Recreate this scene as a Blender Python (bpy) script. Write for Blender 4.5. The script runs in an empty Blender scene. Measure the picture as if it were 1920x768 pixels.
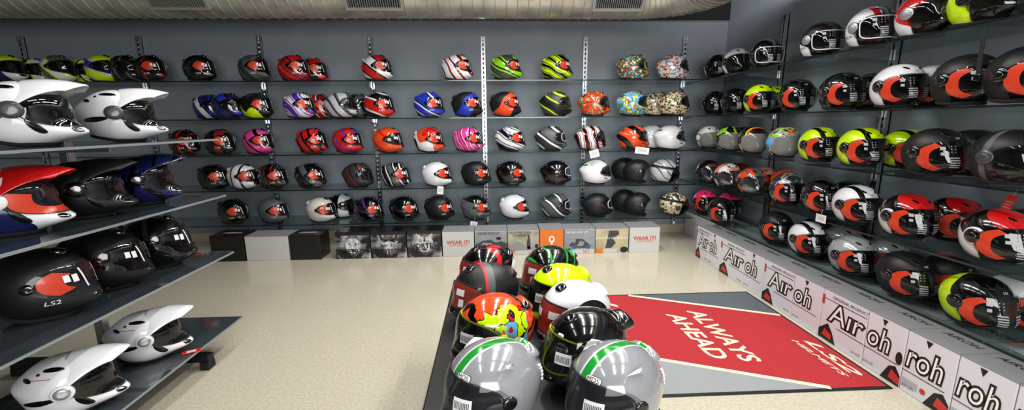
import bpy, bmesh, math, random
from mathutils import Vector, Matrix
random.seed(7)
PI = math.pi
R = math.radians
sc = bpy.context.scene
COL = sc.collection

# ------------------------------------------------------------------ camera
F_PX, PITCH, YAW, ROLL, EYE = 799.5, 0.1895, 0.0451, -0.0083, 1.335
fw = Vector((math.sin(YAW)*math.cos(PITCH), math.cos(YAW)*math.cos(PITCH), -math.sin(PITCH)))
rt0 = Vector((math.cos(YAW), -math.sin(YAW), 0)); up0 = rt0.cross(fw)
rt = rt0*math.cos(ROLL) + up0*math.sin(ROLL); up = -rt0*math.sin(ROLL) + up0*math.cos(ROLL)
CAMP = Vector((0, 0, EYE))
cam_d = bpy.data.cameras.new('camera'); cam = bpy.data.objects.new('camera', cam_d); COL.objects.link(cam)
m = Matrix.Identity(4)
for i in range(3):
    m[i][0] = rt[i]; m[i][1] = up[i]; m[i][2] = -fw[i]; m[i][3] = CAMP[i]
cam.matrix_world = m
cam_d.sensor_width = 36; cam_d.lens = F_PX/1920*36; cam_d.clip_start = 0.05
sc.camera = cam
def ray(u, v): return fw*F_PX + rt*(u-960) - up*(v-384)
def onY(u, v, Y): d = ray(u, v); return CAMP + d*(Y/d.y)
def onX(u, v, X): d = ray(u, v); return CAMP + d*(X/d.x)
def onZ(u, v, Z): d = ray(u, v); return CAMP + d*((Z-EYE)/d.z)

# ------------------------------------------------------------------ materials
def srgb(h):
    c = [int(h[i:i+2], 16)/255 for i in (0, 2, 4)]
    return tuple(x/12.92 if x <= .04045 else ((x+.055)/1.055)**2.4 for x in c) + (1,)
CN = dict(W='e9e9ee', K='060607', M='101113', R='c81616', O='e5481a', Y='cdf000', G='1f9d35', L='8fd418', B='1a35b8', C='63b0e0',
          P='e0409a', H='ff3a78', S='bfc1c6', A='55585c', D='2a2b2e', V='5a2a7a', T='b9a584', N='6b5a3a', E='e8dcb8', F='e8907f',
          I='171e52', X='801818', Q='40443e', Z='d8d2c8')
def mat(name, col, rough=.5, metal=0, coat=0, alpha=1, emit=0, spec=.5):
    mt = bpy.data.materials.new(name); mt.use_nodes = True
    b = mt.node_tree.nodes['Principled BSDF']
    b.inputs['Base Color'].default_value = srgb(col) if isinstance(col, str) else col
    b.inputs['Roughness'].default_value = rough; b.inputs['Metallic'].default_value = metal
    b.inputs['Coat Weight'].default_value = coat; b.inputs['Coat Roughness'].default_value = .04
    b.inputs['Alpha'].default_value = alpha; b.inputs['Specular IOR Level'].default_value = spec
    if emit:
        b.inputs['Emission Color'].default_value = srgb(col); b.inputs['Emission Strength'].default_value = emit
    return mt
def node(nt, kind, **kw):
    n = nt.nodes.new(kind)
    for k, v in kw.items(): setattr(n, k, v)
    return n
def ramp_const(nt, cols, stops=None):
    r = node(nt, 'ShaderNodeValToRGB'); r.color_ramp.interpolation = 'CONSTANT'; e = r.color_ramp.elements
    n = len(cols); stops = stops or [i/n for i in range(n)]
    while len(e) < n: e.new(.99)
    for i in range(n): e[i].position = stops[i]
    for i in range(n): e[i].color = srgb(CN.get(cols[i], cols[i]))
    return r
PAINT = {}
def paint(mode, cols, scale=10., dist=2., rot=(0, 0, 0), matt=False, metal=0, stops=None, seed=0.):
    key = (mode, cols, scale, dist, rot, matt, metal, tuple(stops) if stops else None, seed)
    if key in PAINT: return PAINT[key]
    mt = bpy.data.materials.new('paint_' + mode); mt.use_nodes = True; nt = mt.node_tree; L = nt.links
    b = nt.nodes['Principled BSDF']
    b.inputs['Roughness'].default_value = .48 if matt else .16
    b.inputs['Metallic'].default_value = metal
    b.inputs['Coat Weight'].default_value = 0 if matt else 1; b.inputs['Coat Roughness'].default_value = .03
    if mode == 'solid':
        b.inputs['Base Color'].default_value = srgb(CN[cols])
        if metal:
            nz = node(nt, 'ShaderNodeTexNoise'); nz.inputs['Scale'].default_value = 900; tc = node(nt, 'ShaderNodeTexCoord')
            L.new(tc.outputs['Object'], nz.inputs['Vector'])
            mx = node(nt, 'ShaderNodeMix', data_type='RGBA'); c = srgb(CN[cols])
            mx.inputs[6].default_value = tuple(x*.85 for x in c[:3]) + (1,); mx.inputs[7].default_value = tuple(min(1, x*1.15) for x in c[:3]) + (1,)
            L.new(nz.outputs['Fac'], mx.inputs[0]); L.new(mx.outputs[2], b.inputs['Base Color'])
        PAINT[key] = mt; return mt
    tc = node(nt, 'ShaderNodeTexCoord'); sp = node(nt, 'ShaderNodeSeparateXYZ'); L.new(tc.outputs['Object'], sp.inputs[0])
    ab = node(nt, 'ShaderNodeMath', operation='ABSOLUTE'); L.new(sp.outputs[1], ab.inputs[0])
    cb = node(nt, 'ShaderNodeCombineXYZ'); zc = node(nt, 'ShaderNodeMath', operation='SUBTRACT'); zc.inputs[1].default_value = .13; L.new(sp.outputs[2], zc.inputs[0])
    L.new(sp.outputs[0], cb.inputs[0]); L.new(ab.outputs[0], cb.inputs[1]); L.new(zc.outputs[0], cb.inputs[2])
    mp = node(nt, 'ShaderNodeMapping'); L.new(cb.outputs[0], mp.inputs[0])
    mp.inputs['Rotation'].default_value = [R(x) for x in rot]; mp.inputs['Location'].default_value = (seed, seed*.7, seed*1.3)
    if mode == 'wave':
        w = node(nt, 'ShaderNodeTexWave', wave_type='BANDS', bands_direction='X')
        w.inputs['Scale'].default_value = scale*.26; w.inputs['Distortion'].default_value = dist*.55; w.inputs['Detail'].default_value = .5
        w.inputs['Detail Scale'].default_value = 2.2
        w.inputs['Phase Offset'].default_value = seed*5
        L.new(mp.outputs[0], w.inputs['Vector']); r = ramp_const(nt, cols, stops); L.new(w.outputs['Fac'], r.inputs[0]); out = r.outputs[0]
    elif mode == 'camo':
        nz = node(nt, 'ShaderNodeTexNoise'); nz.inputs['Scale'].default_value = scale; nz.inputs['Detail'].default_value = 2; nz.inputs['Distortion'].default_value = dist*.3
        L.new(mp.outputs[0], nz.inputs['Vector']); n = len(cols)
        r = ramp_const(nt, cols, stops or [0] + [.38+.24*i/max(1, n-1) for i in range(n-1)]); L.new(nz.outputs['Fac'], r.inputs[0]); out = r.outputs[0]
    elif mode == 'flower':
        nz = node(nt, 'ShaderNodeTexNoise'); nz.inputs['Scale'].default_value = 45
        L.new(mp.outputs[0], nz.inputs['Vector'])
        mx0 = node(nt, 'ShaderNodeMix', data_type='RGBA', blend_type='LINEAR_LIGHT'); mx0.inputs[0].default_value = .016
        L.new(mp.outputs[0], mx0.inputs[6]); L.new(nz.outputs['Color'], mx0.inputs[7])
        v = node(nt, 'ShaderNodeTexVoronoi', feature='F1'); v.inputs['Scale'].default_value = scale*(1.25 if dist > .5 else 1.8); L.new(mx0.outputs[2], v.inputs['Vector'])
        s2 = node(nt, 'ShaderNodeSeparateColor'); L.new(v.outputs['Color'], s2.inputs[0])
        r1 = ramp_const(nt, cols[1:]); L.new(s2.outputs[0], r1.inputs[0])
        r2 = ramp_const(nt, cols[1:][::-1]); L.new(s2.outputs[1], r2.inputs[0])
        # rings of petals around each cell centre
        d1 = ramp_const(nt, ['ffffff', '000000'], [0, .17]); L.new(v.outputs['Distance'], d1.inputs[0])
        d2 = ramp_const(nt, ['000000', 'ffffff'], [0, .60]); L.new(v.outputs['Distance'], d2.inputs[0])
        d3 = ramp_const(nt, ['000000', 'ffffff', '000000'], [0, .53, .60]); L.new(v.outputs['Distance'], d3.inputs[0])
        a = node(nt, 'ShaderNodeMix', data_type='RGBA'); L.new(d1.outputs[0], a.inputs[0]); L.new(r1.outputs[0], a.inputs[6]); L.new(r2.outputs[0], a.inputs[7])
        a3 = node(nt, 'ShaderNodeMix', data_type='RGBA'); L.new(d3.outputs[0], a3.inputs[0]); L.new(a.outputs[2], a3.inputs[6]); a3.inputs[7].default_value = srgb('151512')
        c2 = node(nt, 'ShaderNodeMix', data_type='RGBA'); L.new(d2.outputs[0], c2.inputs[0]); L.new(a3.outputs[2], c2.inputs[6]); c2.inputs[7].default_value = srgb(CN[cols[0]])
        out = c2.outputs[2]
        if dist > .5:   # orange and black crown and back around a painted side panel
            wv = node(nt, 'ShaderNodeTexWave', wave_type='RINGS'); wv.inputs['Scale'].default_value = 7; wv.inputs['Distortion'].default_value = 6; wv.inputs['Detail Scale'].default_value = 1.5
            L.new(mp.outputs[0], wv.inputs['Vector']); r9 = ramp_const(nt, 'KO', [0, .30]); L.new(wv.outputs['Fac'], r9.inputs[0])
            lt = node(nt, 'ShaderNodeMath', operation='LESS_THAN'); L.new(ab.outputs[0], lt.inputs[0]); lt.inputs[1].default_value = .062
            l2 = node(nt, 'ShaderNodeMath', operation='LESS_THAN'); L.new(sp.outputs[0], l2.inputs[0]); l2.inputs[1].default_value = -.095
            mxx = node(nt, 'ShaderNodeMath', operation='MAXIMUM'); L.new(lt.outputs[0], mxx.inputs[0]); L.new(l2.outputs[0], mxx.inputs[1])
            c3 = node(nt, 'ShaderNodeMix', data_type='RGBA'); L.new(mxx.outputs[0], c3.inputs[0]); L.new(out, c3.inputs[6]); L.new(r9.outputs[0], c3.inputs[7]); out = c3.outputs[2]
    elif mode in ('stripe', 'split'):
        # stripe: bands by distance from the centre line; split: bands along a slanted direction
        if mode == 'stripe':
            ml = node(nt, 'ShaderNodeMath', operation='MULTIPLY'); L.new(ab.outputs[0], ml.inputs[0]); ml.inputs[1].default_value = 1/.13; val = ml.outputs[0]
        else:
            nz = node(nt, 'ShaderNodeTexNoise'); nz.inputs['Scale'].default_value = 9; nz.inputs['Detail'].default_value = 0; L.new(mp.outputs[0], nz.inputs['Vector'])
            s3 = node(nt, 'ShaderNodeSeparateXYZ'); L.new(mp.outputs[0], s3.inputs[0])
            ml = node(nt, 'ShaderNodeMath', operation='MULTIPLY_ADD'); L.new(nz.outputs['Fac'], ml.inputs[0]); ml.inputs[1].default_value = dist*.05; L.new(s3.outputs[0], ml.inputs[2])
            m2 = node(nt, 'ShaderNodeMath', operation='MULTIPLY_ADD'); L.new(ml.outputs[0], m2.inputs[0]); m2.inputs[1].default_value = 2.6; m2.inputs[2].default_value = .5 - dist*.065; val = m2.outputs[0]
        r = ramp_const(nt, cols, stops); L.new(val, r.inputs[0]); out = r.outputs[0]
    L.new(out, b.inputs['Base Color'])
    PAINT[key] = mt; return mt
M = dict(
    rubber=mat('black_rubber', '08080a', .6), liner=mat('lining_fabric', '0c0c0e', .9), gloss=mat('gloss_black_plastic', '070708', .12, 0, 1),
    smoke=mat('smoked_visor', '0a0a0c', .04, 0, 1, .72), clear=mat('clear_visor', '30343a', .03, 0, 1, .30),
    mirror=mat('mirrored_visor', '9a9da2', .06, .95, 0, .80), pale=mat('frosted_visor', 'a9aaa5', .12, 0, 1, .48), film=mat('orange_film', 'c8391d', .3, 0, .3), redfilm=mat('red_film', 'b8321f', .35, 0, .2),
    label=mat('paper_label', 'e4e4e6', .5), greylabel=mat('grey_label', '6f7276', .4), dots=mat('pale_visor_print', 'a9abb0', .4), white=mat('white_plastic', 'e6e6ea', .25, 0, .6),
    silver=mat('silver_plastic', 'a4a7ac', .3, .5, .6), frame=mat('white_seal', 'e8e8ea', .35), yframe=mat('yellow_seal', 'bcd21a', .35), chrome=mat('chromed_steel', 'c9cdd2', .22, 1), dark=mat('dark_metal', '15161a', .4, .3),
    ink=mat('black_ink', '0b0b0c', .5), redink=mat('red_ink', 'c4302a', .5), orangeink=mat('orange_ink', 'dd6a1c', .5), whiteink=mat('white_ink', 'eeeeea', .5), greyink=mat('grey_ink', '8b8d90', .5),
    blueplastic=mat('blue_plastic', '4aa3df', .3, 0, .5), yellow=mat('yellow_plastic', 'cdf000', .3, 0, .6), darkgrey=mat('dark_grey_plastic', '3a3d41', .35, 0, .4), red=mat('red_plastic', 'c8201a', .3, 0, .5))

# ------------------------------------------------------------------ mesh helpers
def mk(name, me, material=None, parent=None, loc=None, kind=None):
    o = bpy.data.objects.new(name, me); COL.objects.link(o)
    if material is not None:
        if len(o.data.materials) == 0: o.data.materials.append(None)
        o.material_slots[0].link = 'OBJECT'; o.material_slots[0].material = material
    if parent is not None: o.parent = parent
    if loc is not None: o.location = loc
    if kind: o['kind'] = kind
    return o
def tag(o, label, cat, group=None):
    o['label'] = label; o['category'] = cat
    if group: o['group'] = group
    return o
def empty(name, loc, rz, label, cat, group=None):
    o = bpy.data.objects.new(name, None); COL.objects.link(o); o.empty_display_size = .05
    o.location = loc; o.rotation_euler = (0, 0, rz)
    return tag(o, label, cat, group)
def mesh(verts, faces, smooth=True, name='m'):
    me = bpy.data.meshes.new(name); me.from_pydata([tuple(v) for v in verts], [], faces)
    if smooth: me.polygons.foreach_set('use_smooth', [True]*len(me.polygons))
    me.update(); return me
def box_me(x0, x1, y0, y1, z0, z1, bev=0, seg=2):
    bm = bmesh.new(); bmesh.ops.create_cube(bm, size=1)
    for v in bm.verts: v.co = Vector(((x0+x1)/2+v.co.x*(x1-x0), (y0+y1)/2+v.co.y*(y1-y0), (z0+z1)/2+v.co.z*(z1-z0)))
    if bev: bmesh.ops.bevel(bm, geom=bm.edges[:], offset=bev, segments=seg, affect='EDGES', profile=.5)
    me = bpy.data.meshes.new('box'); bm.to_mesh(me); bm.free(); return me
def boxes_me(lst):
    V, Fc = [], []
    for (x0, x1, y0, y1, z0, z1) in lst:
        n = len(V); V += [(x, y, z) for x in (x0, x1) for y in (y0, y1) for z in (z0, z1)]
        Fc += [tuple(n+i for i in f) for f in ((0, 1, 3, 2), (4, 6, 7, 5), (0, 4, 5, 1), (2, 3, 7, 6), (0, 2, 6, 4), (1, 5, 7, 3))]
    return mesh(V, Fc, False)
def tube(pts, rad, n=8, closed=True):
    V, Fc = [], []; N = len(pts)
    for i, p in enumerate(pts):
        a = pts[(i-1) % N] if closed or i else pts[0]; b = pts[(i+1) % N] if closed or i < N-1 else pts[-1]
        t = (b-a).normalized(); ref = Vector((0, 0, 1)) if abs(t.z) < .9 else Vector((1, 0, 0))
        s = t.cross(ref).normalized(); q = s.cross(t)
        for k in range(n):
            w = 2*PI*k/n; V.append(p + s*math.cos(w)*rad + q*math.sin(w)*rad)
    for i in range(N if closed else N-1):
        for k in range(n):
            Fc.append((i*n+k, i*n+(k+1) % n, ((i+1) % N)*n+(k+1) % n, ((i+1) % N)*n+k))
    if not closed:
        Fc.append(tuple(range(n))[::-1]); Fc.append(tuple((N-1)*n+k for k in range(n)))
    return V, Fc
def merge(parts, smooth=True):
    V, Fc = [], []
    for v, f in parts:
        n = len(V); V += list(v); Fc += [tuple(n+i for i in q) for q in f]
    return mesh(V, Fc, smooth)
TEXT = {}
def text_raw(s, size=1., shear=0., offset=0., align='CENTER', space=1.):
    key = (s, size, shear, offset, align, space)
    if key in TEXT: return TEXT[key]
    cu = bpy.data.curves.new('t', 'FONT'); cu.body = s; cu.size = size; cu.shear = shear; cu.offset = offset
    cu.align_x = align; cu.align_y = 'CENTER'; cu.resolution_u = 3; cu.space_character = space
    o = bpy.data.objects.new('t', cu); COL.objects.link(o); dg = bpy.context.evaluated_depsgraph_get()
    me = bpy.data.meshes.new_from_object(o.evaluated_get(dg))
    V = [tuple(v.co) for v in me.vertices]; Fc = [tuple(p.vertices) for p in me.polygons]
    bpy.data.objects.remove(o); bpy.data.curves.remove(cu); bpy.data.meshes.remove(me)
    TEXT[key] = (V, Fc); return TEXT[key]
def flat_text(s, size, o, r, u, shear=0., offset=0., sx=1., align='CENTER', space=1.):
    """lettering lying on a plane: origin o, reading direction r, up direction u"""
    V, Fc = text_raw(s, size, shear, offset, align, space)
    return [o + r*(x*sx) + u*y for x, y, z in V], Fc
def quad(o, r, u, w, h): return [o-r*w/2-u*h/2, o+r*w/2-u*h/2, o+r*w/2+u*h/2, o-r*w/2+u*h/2], [(0, 1, 2, 3)]
def poly(o, r, u, pts): return [o+r*x+u*y for x, y in pts], [tuple(range(len(pts)))]
def ell(o, r, u, rx, ry, n=20): return poly(o, r, u, [(rx*math.cos(2*PI*i/n), ry*math.sin(2*PI*i/n)) for i in range(n)])

# ------------------------------------------------------------------ helmet shapes (x forward, z up, resting on z = 0)
class Form:
    def __init__(s, chin=.04, tail=.014, ax=.148, front=-.010, ay=.122, hz=.130, emin=-66, rise=20, chin_e=-35, chin_w=20, low=.62):
        s.__dict__.update(locals())
    def emin_at(s, a): return R(s.emin + s.rise*max(0, -math.cos(a)))
    def P(s, a, e, off=0.):
        ca, sa = math.cos(a), math.sin(a); fr, bk = max(0, ca), max(0, -ca)
        ce = max(0, math.cos(e))**(.9 if e > 0 else s.low)
        x = (s.ax + s.front*ca)*ce*ca
        x += s.chin*math.exp(-((e-R(s.chin_e))/R(s.chin_w))**2)*fr**2 - s.tail*math.exp(-((e-R(12))/R(18))**2)*bk**3
        y = s.ay*ce*sa*(1-.10*fr*(1 if e < 0 else math.exp(-(e/.4)**2)))
        z = s.hz + s.hz*math.sin(e)
        p = Vector((x, y, z))
        if off: p = p + (p-Vector((0, 0, s.hz))).normalized()*off
        return p
    def Pd(s, d, off=0.): return s.P(math.atan2(d.y, d.x), math.atan2(d.z, math.hypot(d.x, d.y)), off)
def port_F(a, e, pt):
    e0, A, B, n = pt; return (abs(a)/R(A))**n + (abs(e-R(e0))/R(B))**n
def port_pt(pt, rho, ph):
    e0, A, B, n = pt; c, q = math.cos(ph), math.sin(ph)
    return rho*R(A)*math.copysign(abs(c)**(2/n), c), R(e0)+rho*R(B)*math.copysign(abs(q)**(2/n), q)
def shell_me(fm, pt, na=88, ne=56):
    V, AE = [], []
    for j in range(ne+1):
        for i in range(na):
            a = -PI + 2*PI*i/na; em = fm.emin_at(a); e = em + (PI/2-1e-3-em)*(j/ne); AE.append([a, e])
    Fc = []
    for j in range(ne):
        for i in range(na): Fc.append((j*na+i, j*na+(i+1) % na, (j+1)*na+(i+1) % na, (j+1)*na+i))
    if pt:
        keep, inside = [], [port_F(a, e, pt) < 1 for a, e in AE]
        cut = set()
        for f in Fc:
            if sum(inside[k] for k in f) >= 2: cut.update(f)
            else: keep.append(f)
        ks = set(k for f in keep for k in f)
        for k in cut & ks:
            a, e = AE[k]; n = pt[3]; q = port_F(a, e, pt)**(-1/n)
            AE[k] = [a*q, max(fm.emin_at(a), R(pt[0])+(e-R(pt[0]))*q)]
        Fc = keep
    V = [fm.P(a, e) for a, e in AE]; top = len(V); V.append(fm.P(0, PI/2))
    Fc += [(ne*na+i, ne*na+(i+1) % na, top) for i in range(na)]
    used = sorted(set(k for f in Fc for k in f)); mp = {k: i for i, k in enumerate(used)}
    return mesh([V[k] for k in used], [tuple(mp[k] for k in f) for f in Fc])
def liner_me(fm, pt, na=48, ne=28):
    V, Fc = [], []; c = Vector((0, 0, fm.hz))
    for j in range(ne+1):
        for i in range(na):
            a = -PI+2*PI*i/na; em = fm.emin_at(a)+.06; e = em+(PI/2-1e-3-em)*j/ne
            k = .93
            if pt:
                q = min(1, max(0, 1.15-port_F(a, e, pt)*.9)); k -= .42*min(1, q)*(1 if e > em+.15 else .6)
            V.append(c+(fm.P(a, e)-c)*k)
    for j in range(ne):
        for i in range(na): Fc.append((j*na+i, j*na+(i+1) % na, (j+1)*na+(i+1) % na, (j+1)*na+i))
    Fc.append(tuple(range(na))[::-1])
    # neck roll along the rim, touching the shelf
    ring = [fm.P(-PI+2*PI*i/40, fm.emin_at(-PI+2*PI*i/40)+.02) for i in range(40)]
    ring = [Vector((p.x*.95, p.y*.95, max(.011, p.z-.004))) for p in ring]
    return merge([(V, Fc), tube(ring, .011, 7)])
def sheet(fm, pt, r0, r1, off, phis=None, nr=8, nphi=56, closed=True):
    """a piece of the visor area in port coordinates"""
    V, Fc = [], []; ph = phis or [2*PI*i/nphi for i in range(nphi)]; n = len(ph)
    for j in range(nr+1):
        for p in ph:
            a, e = port_pt(pt, r0+(r1-r0)*j/nr, p); V.append(fm.P(a, e, off))
    for j in range(nr):
        for i in range(n if closed else n-1): Fc.append((j*n+i, j*n+(i+1) % n, (j+1)*n+(i+1) % n, (j+1)*n+i))
    return V, Fc
def rect_sheet(fm, a0, a1, e0, e1, off, na=6, ne=4, skew=0):
    V, Fc = [], []
    for j in range(ne+1):
        for i in range(na+1):
            t = j/ne; V.append(fm.P(R(a0+(a1-a0)*i/na+skew*t), R(e0+(e1-e0)*t), off))
    for j in range(ne):
        for i in range(na): k = j*(na+1)+i; Fc.append((k, k+1, k+na+2, k+na+1))
    return V, Fc
def basis(d, upv=None):
    d = Vector(d).normalized(); upv = Vector(upv or (0, 0, 1)); r = (-d).cross(upv)
    if r.length < 1e-3: r = Vector((0, -1, 0))
    r.normalize(); return d, r, r.cross(-d).normalized()*1
def patch(fm, d0, rs, rt_, off, n=2.4, base=-.004, upv=None, rot=0, seg=24, rings=(0, .4, .8, .93, 1.0)):
    d, r, u = basis(d0, upv); V, Fc = [], []
    if rot: r, u = r*math.cos(rot)+u*math.sin(rot), u*math.cos(rot)-r*math.sin(rot)
    for q, rho in enumerate(rings):
        o = off if q < len(rings)-2 else (off*.75 if q == len(rings)-2 else base)
        for i in range(seg):
            w = 2*PI*i/seg; c, s = math.cos(w), math.sin(w)
            x = rho*rs*math.copysign(abs(c)**(2/n), c); y = rho*rt_*math.copysign(abs(s)**(2/n), s)
            V.append(fm.Pd(d+r*x+u*y, o))
    for q in range(len(rings)-1):
        for i in range(seg): Fc.append((q*seg+i, q*seg+(i+1) % seg, (q+1)*seg+(i+1) % seg, (q+1)*seg+i))
    return V, Fc
def wrap_text(fm, s, d0, size, off=.0012, upv=None, shear=.25, rot=0, offset=0.):
    d, r, u = basis(d0, upv); V, Fc = text_raw(s, 1., shear, offset)
    if rot: r, u = r*math.cos(rot)+u*math.sin(rot), u*math.cos(rot)-r*math.sin(rot)
    return [fm.Pd(d+r*(x*size)+u*(y*size), off) for x, y, z in V], Fc
def both(fn): return [fn(1), fn(-1)]

# --- full-face sport helmet
SP = Form(); SPP = (7, 74, 25, 2.3)
# --- touring full-face: smaller eye opening at the front, long smooth back
TO = Form(chin=.036, tail=.026, ax=.150, low=.58, rise=14); TOP_ = (8, 58, 21, 3.0)
# --- open-face jet
JE = Form(chin=.0, tail=.006, ax=.146, ay=.124, emin=-58, rise=10, low=.75); JEP = (-34, 74, 60, 3.2)
JV = Form(chin=.028, tail=.0, ax=.146, ay=.124, chin_e=-28, chin_w=22, low=.75); JVP = (-9, 80, 37, 2.8)
# --- adventure helmet with a peak
AD = Form(chin=.070, tail=.022, ax=.152, chin_e=-36, chin_w=17, ay=.124, hz=.132); ADP = (6, 70, 28, 2.6)
ME = {}
def lib():
    g = ME
    g['sport', 'shell'] = shell_me(SP, SPP); g['sport', 'lining'] = liner_me(SP, SPP)
    g['sport', 'visor'] = merge([sheet(SP, SPP, 0, 1.13, .0065)])
    g['sport', 'eye_seal'] = merge([tube([SP.P(*port_pt(SPP, 1.03, 2*PI*i/72), .001) for i in range(72)], .0036, 6)])
    rear = [R(-46)+R(92)*i/14 for i in range(15)]
    g['sport', 'protective_film'] = [merge([sheet(SP, SPP, .60, .99, .0078, rear, 4, closed=False)]), merge([sheet(SP, SPP, .60, .99, .0078, [PI+p for p in rear], 4, closed=False)])]
    g['sport', 'visor_sticker'] = [merge([q]) for s in (1, -1) for q in (rect_sheet(SP, s*26, s*34, 4, 16, .009), rect_sheet(SP, s*37, s*45, 6, 17, .009), rect_sheet(SP, s*14, s*17, -8, 24, .009, skew=s*4))]
    g['sport', 'visor_pivot'] = [merge([patch(SP, (.14, s, .10), .15, .15, .009, 2.0)]) for s in (1, -1)]
    g['sport', 'top_vent'] = merge([patch(SP, (.42, 0, .9), .16, .17, .009, 2.6, upv=(1, 0, 0))])
    g['sport', 'chin_vent'] = merge([patch(SP, (1, 0, -.52), .26, .085, .005, 2.6)])
    g['sport', 'rear_spoiler'] = merge([patch(SP, (-.85, 0, .62), .48, .16, .015, 2.6)])
    g['sport', 'brand_lettering'] = [merge([wrap_text(SP, 'LS2', (.50, s, -.50), .19)]) for s in (1, -1)]
    # touring
    g['touring', 'shell'] = shell_me(TO, TOP_); g['touring', 'lining'] = liner_me(TO, TOP_)
    g['touring', 'visor'] = merge([sheet(TO, TOP_, 0, 1.30, .006)])
    g['touring', 'eye_seal'] = merge([tube([TO.P(*port_pt((7, 48, 19, 3.2), 1.0, 2*PI*i/72), .0075) for i in range(72)], .0035, 6)])
    g['touring', 'visor_pivot'] = [merge([patch(TO, (.42, s, .06), .24, .20, .009, 2.0)]) for s in (1, -1)]
    g['touring', 'top_vent'] = merge([patch(TO, (.45, 0, .9), .17, .13, .010, 3, upv=(1, 0, 0))])
    g['touring', 'chin_vent'] = merge([patch(TO, (1, 0, -.55), .22, .07, .005, 3)])
    g['touring', 'side_vent'] = [merge([patch(TO, (.75, s, -.62), .17, .035, .003, 2.2, rot=s*.3)]) for s in (1, -1)]
    g['touring', 'rear_vent'] = [merge([patch(TO, (-.75, s*.42, .62), .15, .05, .007, 2.2, rot=-s*.5)]) for s in (1, -1)]
    # jet
    g['jet', 'shell'] = shell_me(JE, JEP); g['jet', 'lining'] = liner_me(JE, JEP)
    g['jet', 'visor'] = merge([sheet(JV, JVP, 0, 1.0, .010, nr=10)])
    g['jet', 'visor_frame'] = merge([tube([JV.P(*port_pt((-7, 66, 27, 5), 1.0, 2*PI*i/72), .012) for i in range(72)], .0036, 6)])
    g['jet', 'edge_trim'] = merge([tube([JE.P(*port_pt(JEP, 1.0, R(-8)+R(196)*i/50), .001) for i in range(51)], .004, 6, closed=False)])
    wed = []
    for s in (1, -1):
        o = [(s*76, 2), (s*62, 16), (s*46, 22), (s*56, -2), (s*44, -34), (s*56, -36), (s*68, -22)]
        base = [R(-58)+R(116)*i/16 for i in range(17)]
        wed.append(merge([sheet(JV, JVP, .72, .95, .0112, base if s > 0 else [PI+b for b in base], 4, closed=False)]))
    g['jet', 'protective_film'] = wed
    g['jet', 'visor_sticker'] = []
    for s in (1, -1):
        lines = []
        for k in range(5): lines.append(rect_sheet(JV, s*8, s*26, -30+k*5.2, -27.4+k*5.2, .0128, 4, 1))
        lines += [rect_sheet(JV, s*32, s*41, 8, 15, .0128), rect_sheet(JV, s*33, s*40, -3, 3, .0128)]
        for k in range(3):
            for q in range(2): lines.append(rect_sheet(JV, s*(14+q*7), s*(16.2+q*7), 3+k*6, 5.2+k*6, .0128, 1, 1))
        g['jet', 'visor_sticker'].append(merge(lines))
    g['jet', 'visor_pivot'] = [merge([patch(JE, (.10, s, .02), .27, .27, .013, 2.0), patch(JE, (.10, s, .02), .15, .15, .017, 2.0)]) for s in (1, -1)]
    g['jet', 'pivot_ring'] = [merge([patch(JE, (.10, s, .02), .36, .36, .008, 2.0)]) for s in (1, -1)]
    g['jet', 'top_vent'] = [merge([patch(JE, (.62, s*.30, .80), .16, .06, .0015, 2.2, upv=(1, 0, 0), rot=s*(PI/2-.35), base=-.002)]) for s in (1, -1)]
    g['jet', 'brand_lettering'] = merge([wrap_text(JE, 'LS2', (.86, .0, .66), .12)])
    # goggle-mask jet
    g['mask', 'shell'] = g['jet', 'shell']; g['mask', 'lining'] = g['jet', 'lining']
    g['mask', 'face_mask'] = merge([sheet(JV, (-37, 62, 24, 2.6), 0, 1.0, .004)])
    g['mask', 'goggles'] = merge([sheet(JV, (2, 58, 20, 3), 0, 1.0, .014)])
    band = [[], []]
    n = 60
    V, Fc = [], []
    for i in range(n+1):
        a = R(40)+(2*PI-R(80))*i/n
        for k, w in enumerate((-.10, .10)): V.append(JE.P(a, R(8)+.35*math.sin((a-R(40))/(2*PI-R(80))*PI)+w, .004))
    Fc = [(2*i, 2*i+2, 2*i+3, 2*i+1) for i in range(n)]
    g['mask', 'goggle_strap'] = mesh(V, Fc)
    # adventure
    g['adventure', 'shell'] = shell_me(AD, ADP); g['adventure', 'lining'] = liner_me(AD, ADP)
    g['adventure', 'visor'] = merge([sheet(AD, ADP, 0, 1.06, .006)])
    g['adventure', 'eye_seal'] = merge([tube([AD.P(*port_pt(ADP, 1.02, 2*PI*i/72), .001) for i in range(72)], .004, 6)])
    rear2 = [R(-100)+R(120)*i/14 for i in range(15)]
    g['adventure', 'protective_film'] = [merge([sheet(AD, ADP, .6, 1.0, .0075, rear2, 4, closed=False)]), merge([sheet(AD, ADP, .6, 1.0, .0075, [PI-p for p in rear2], 4, closed=False)])]
    g['adventure', 'side_panel'] = [merge([patch(AD, (.66, s, -.20), .34, .12, .0025, 2.0, rot=s*.28, base=-.002), patch(AD, (-.45, s, -.16), .46, .10, .0025, 1.8, rot=-s*.12, base=-.002), patch(AD, (.52, s, -.46), .10, .30, .0025, 2.2, rot=-s*.35, base=-.002)]) for s in (1, -1)]
    g['adventure', 'peak_mount'] = [merge([patch(AD, (.16, s, .10), .26, .26, .020, 2.0)]) for s in (1, -1)]
    g['adventure', 'top_vent'] = [merge([q]) for s in (1, -1) for q in (patch(AD, (-.05, s*.62, .80), .24, .085, .003, 2.0, upv=(1, 0, 0), rot=PI/2+s*.15, base=-.002), patch(AD, (-.66, s*.66, .62), .17, .06, .003, 2.0, rot=s*.3, base=-.002), patch(AD, (-.36, s*.64, .72), .045, .045, .003, 2.0, base=-.002))]
    g['adventure', 'chin_vent'] = [merge([patch(AD, (1, s*.34, -.60), .14, .085, .003, 2.4, base=-.002)]) for s in (1, -1)]
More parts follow.
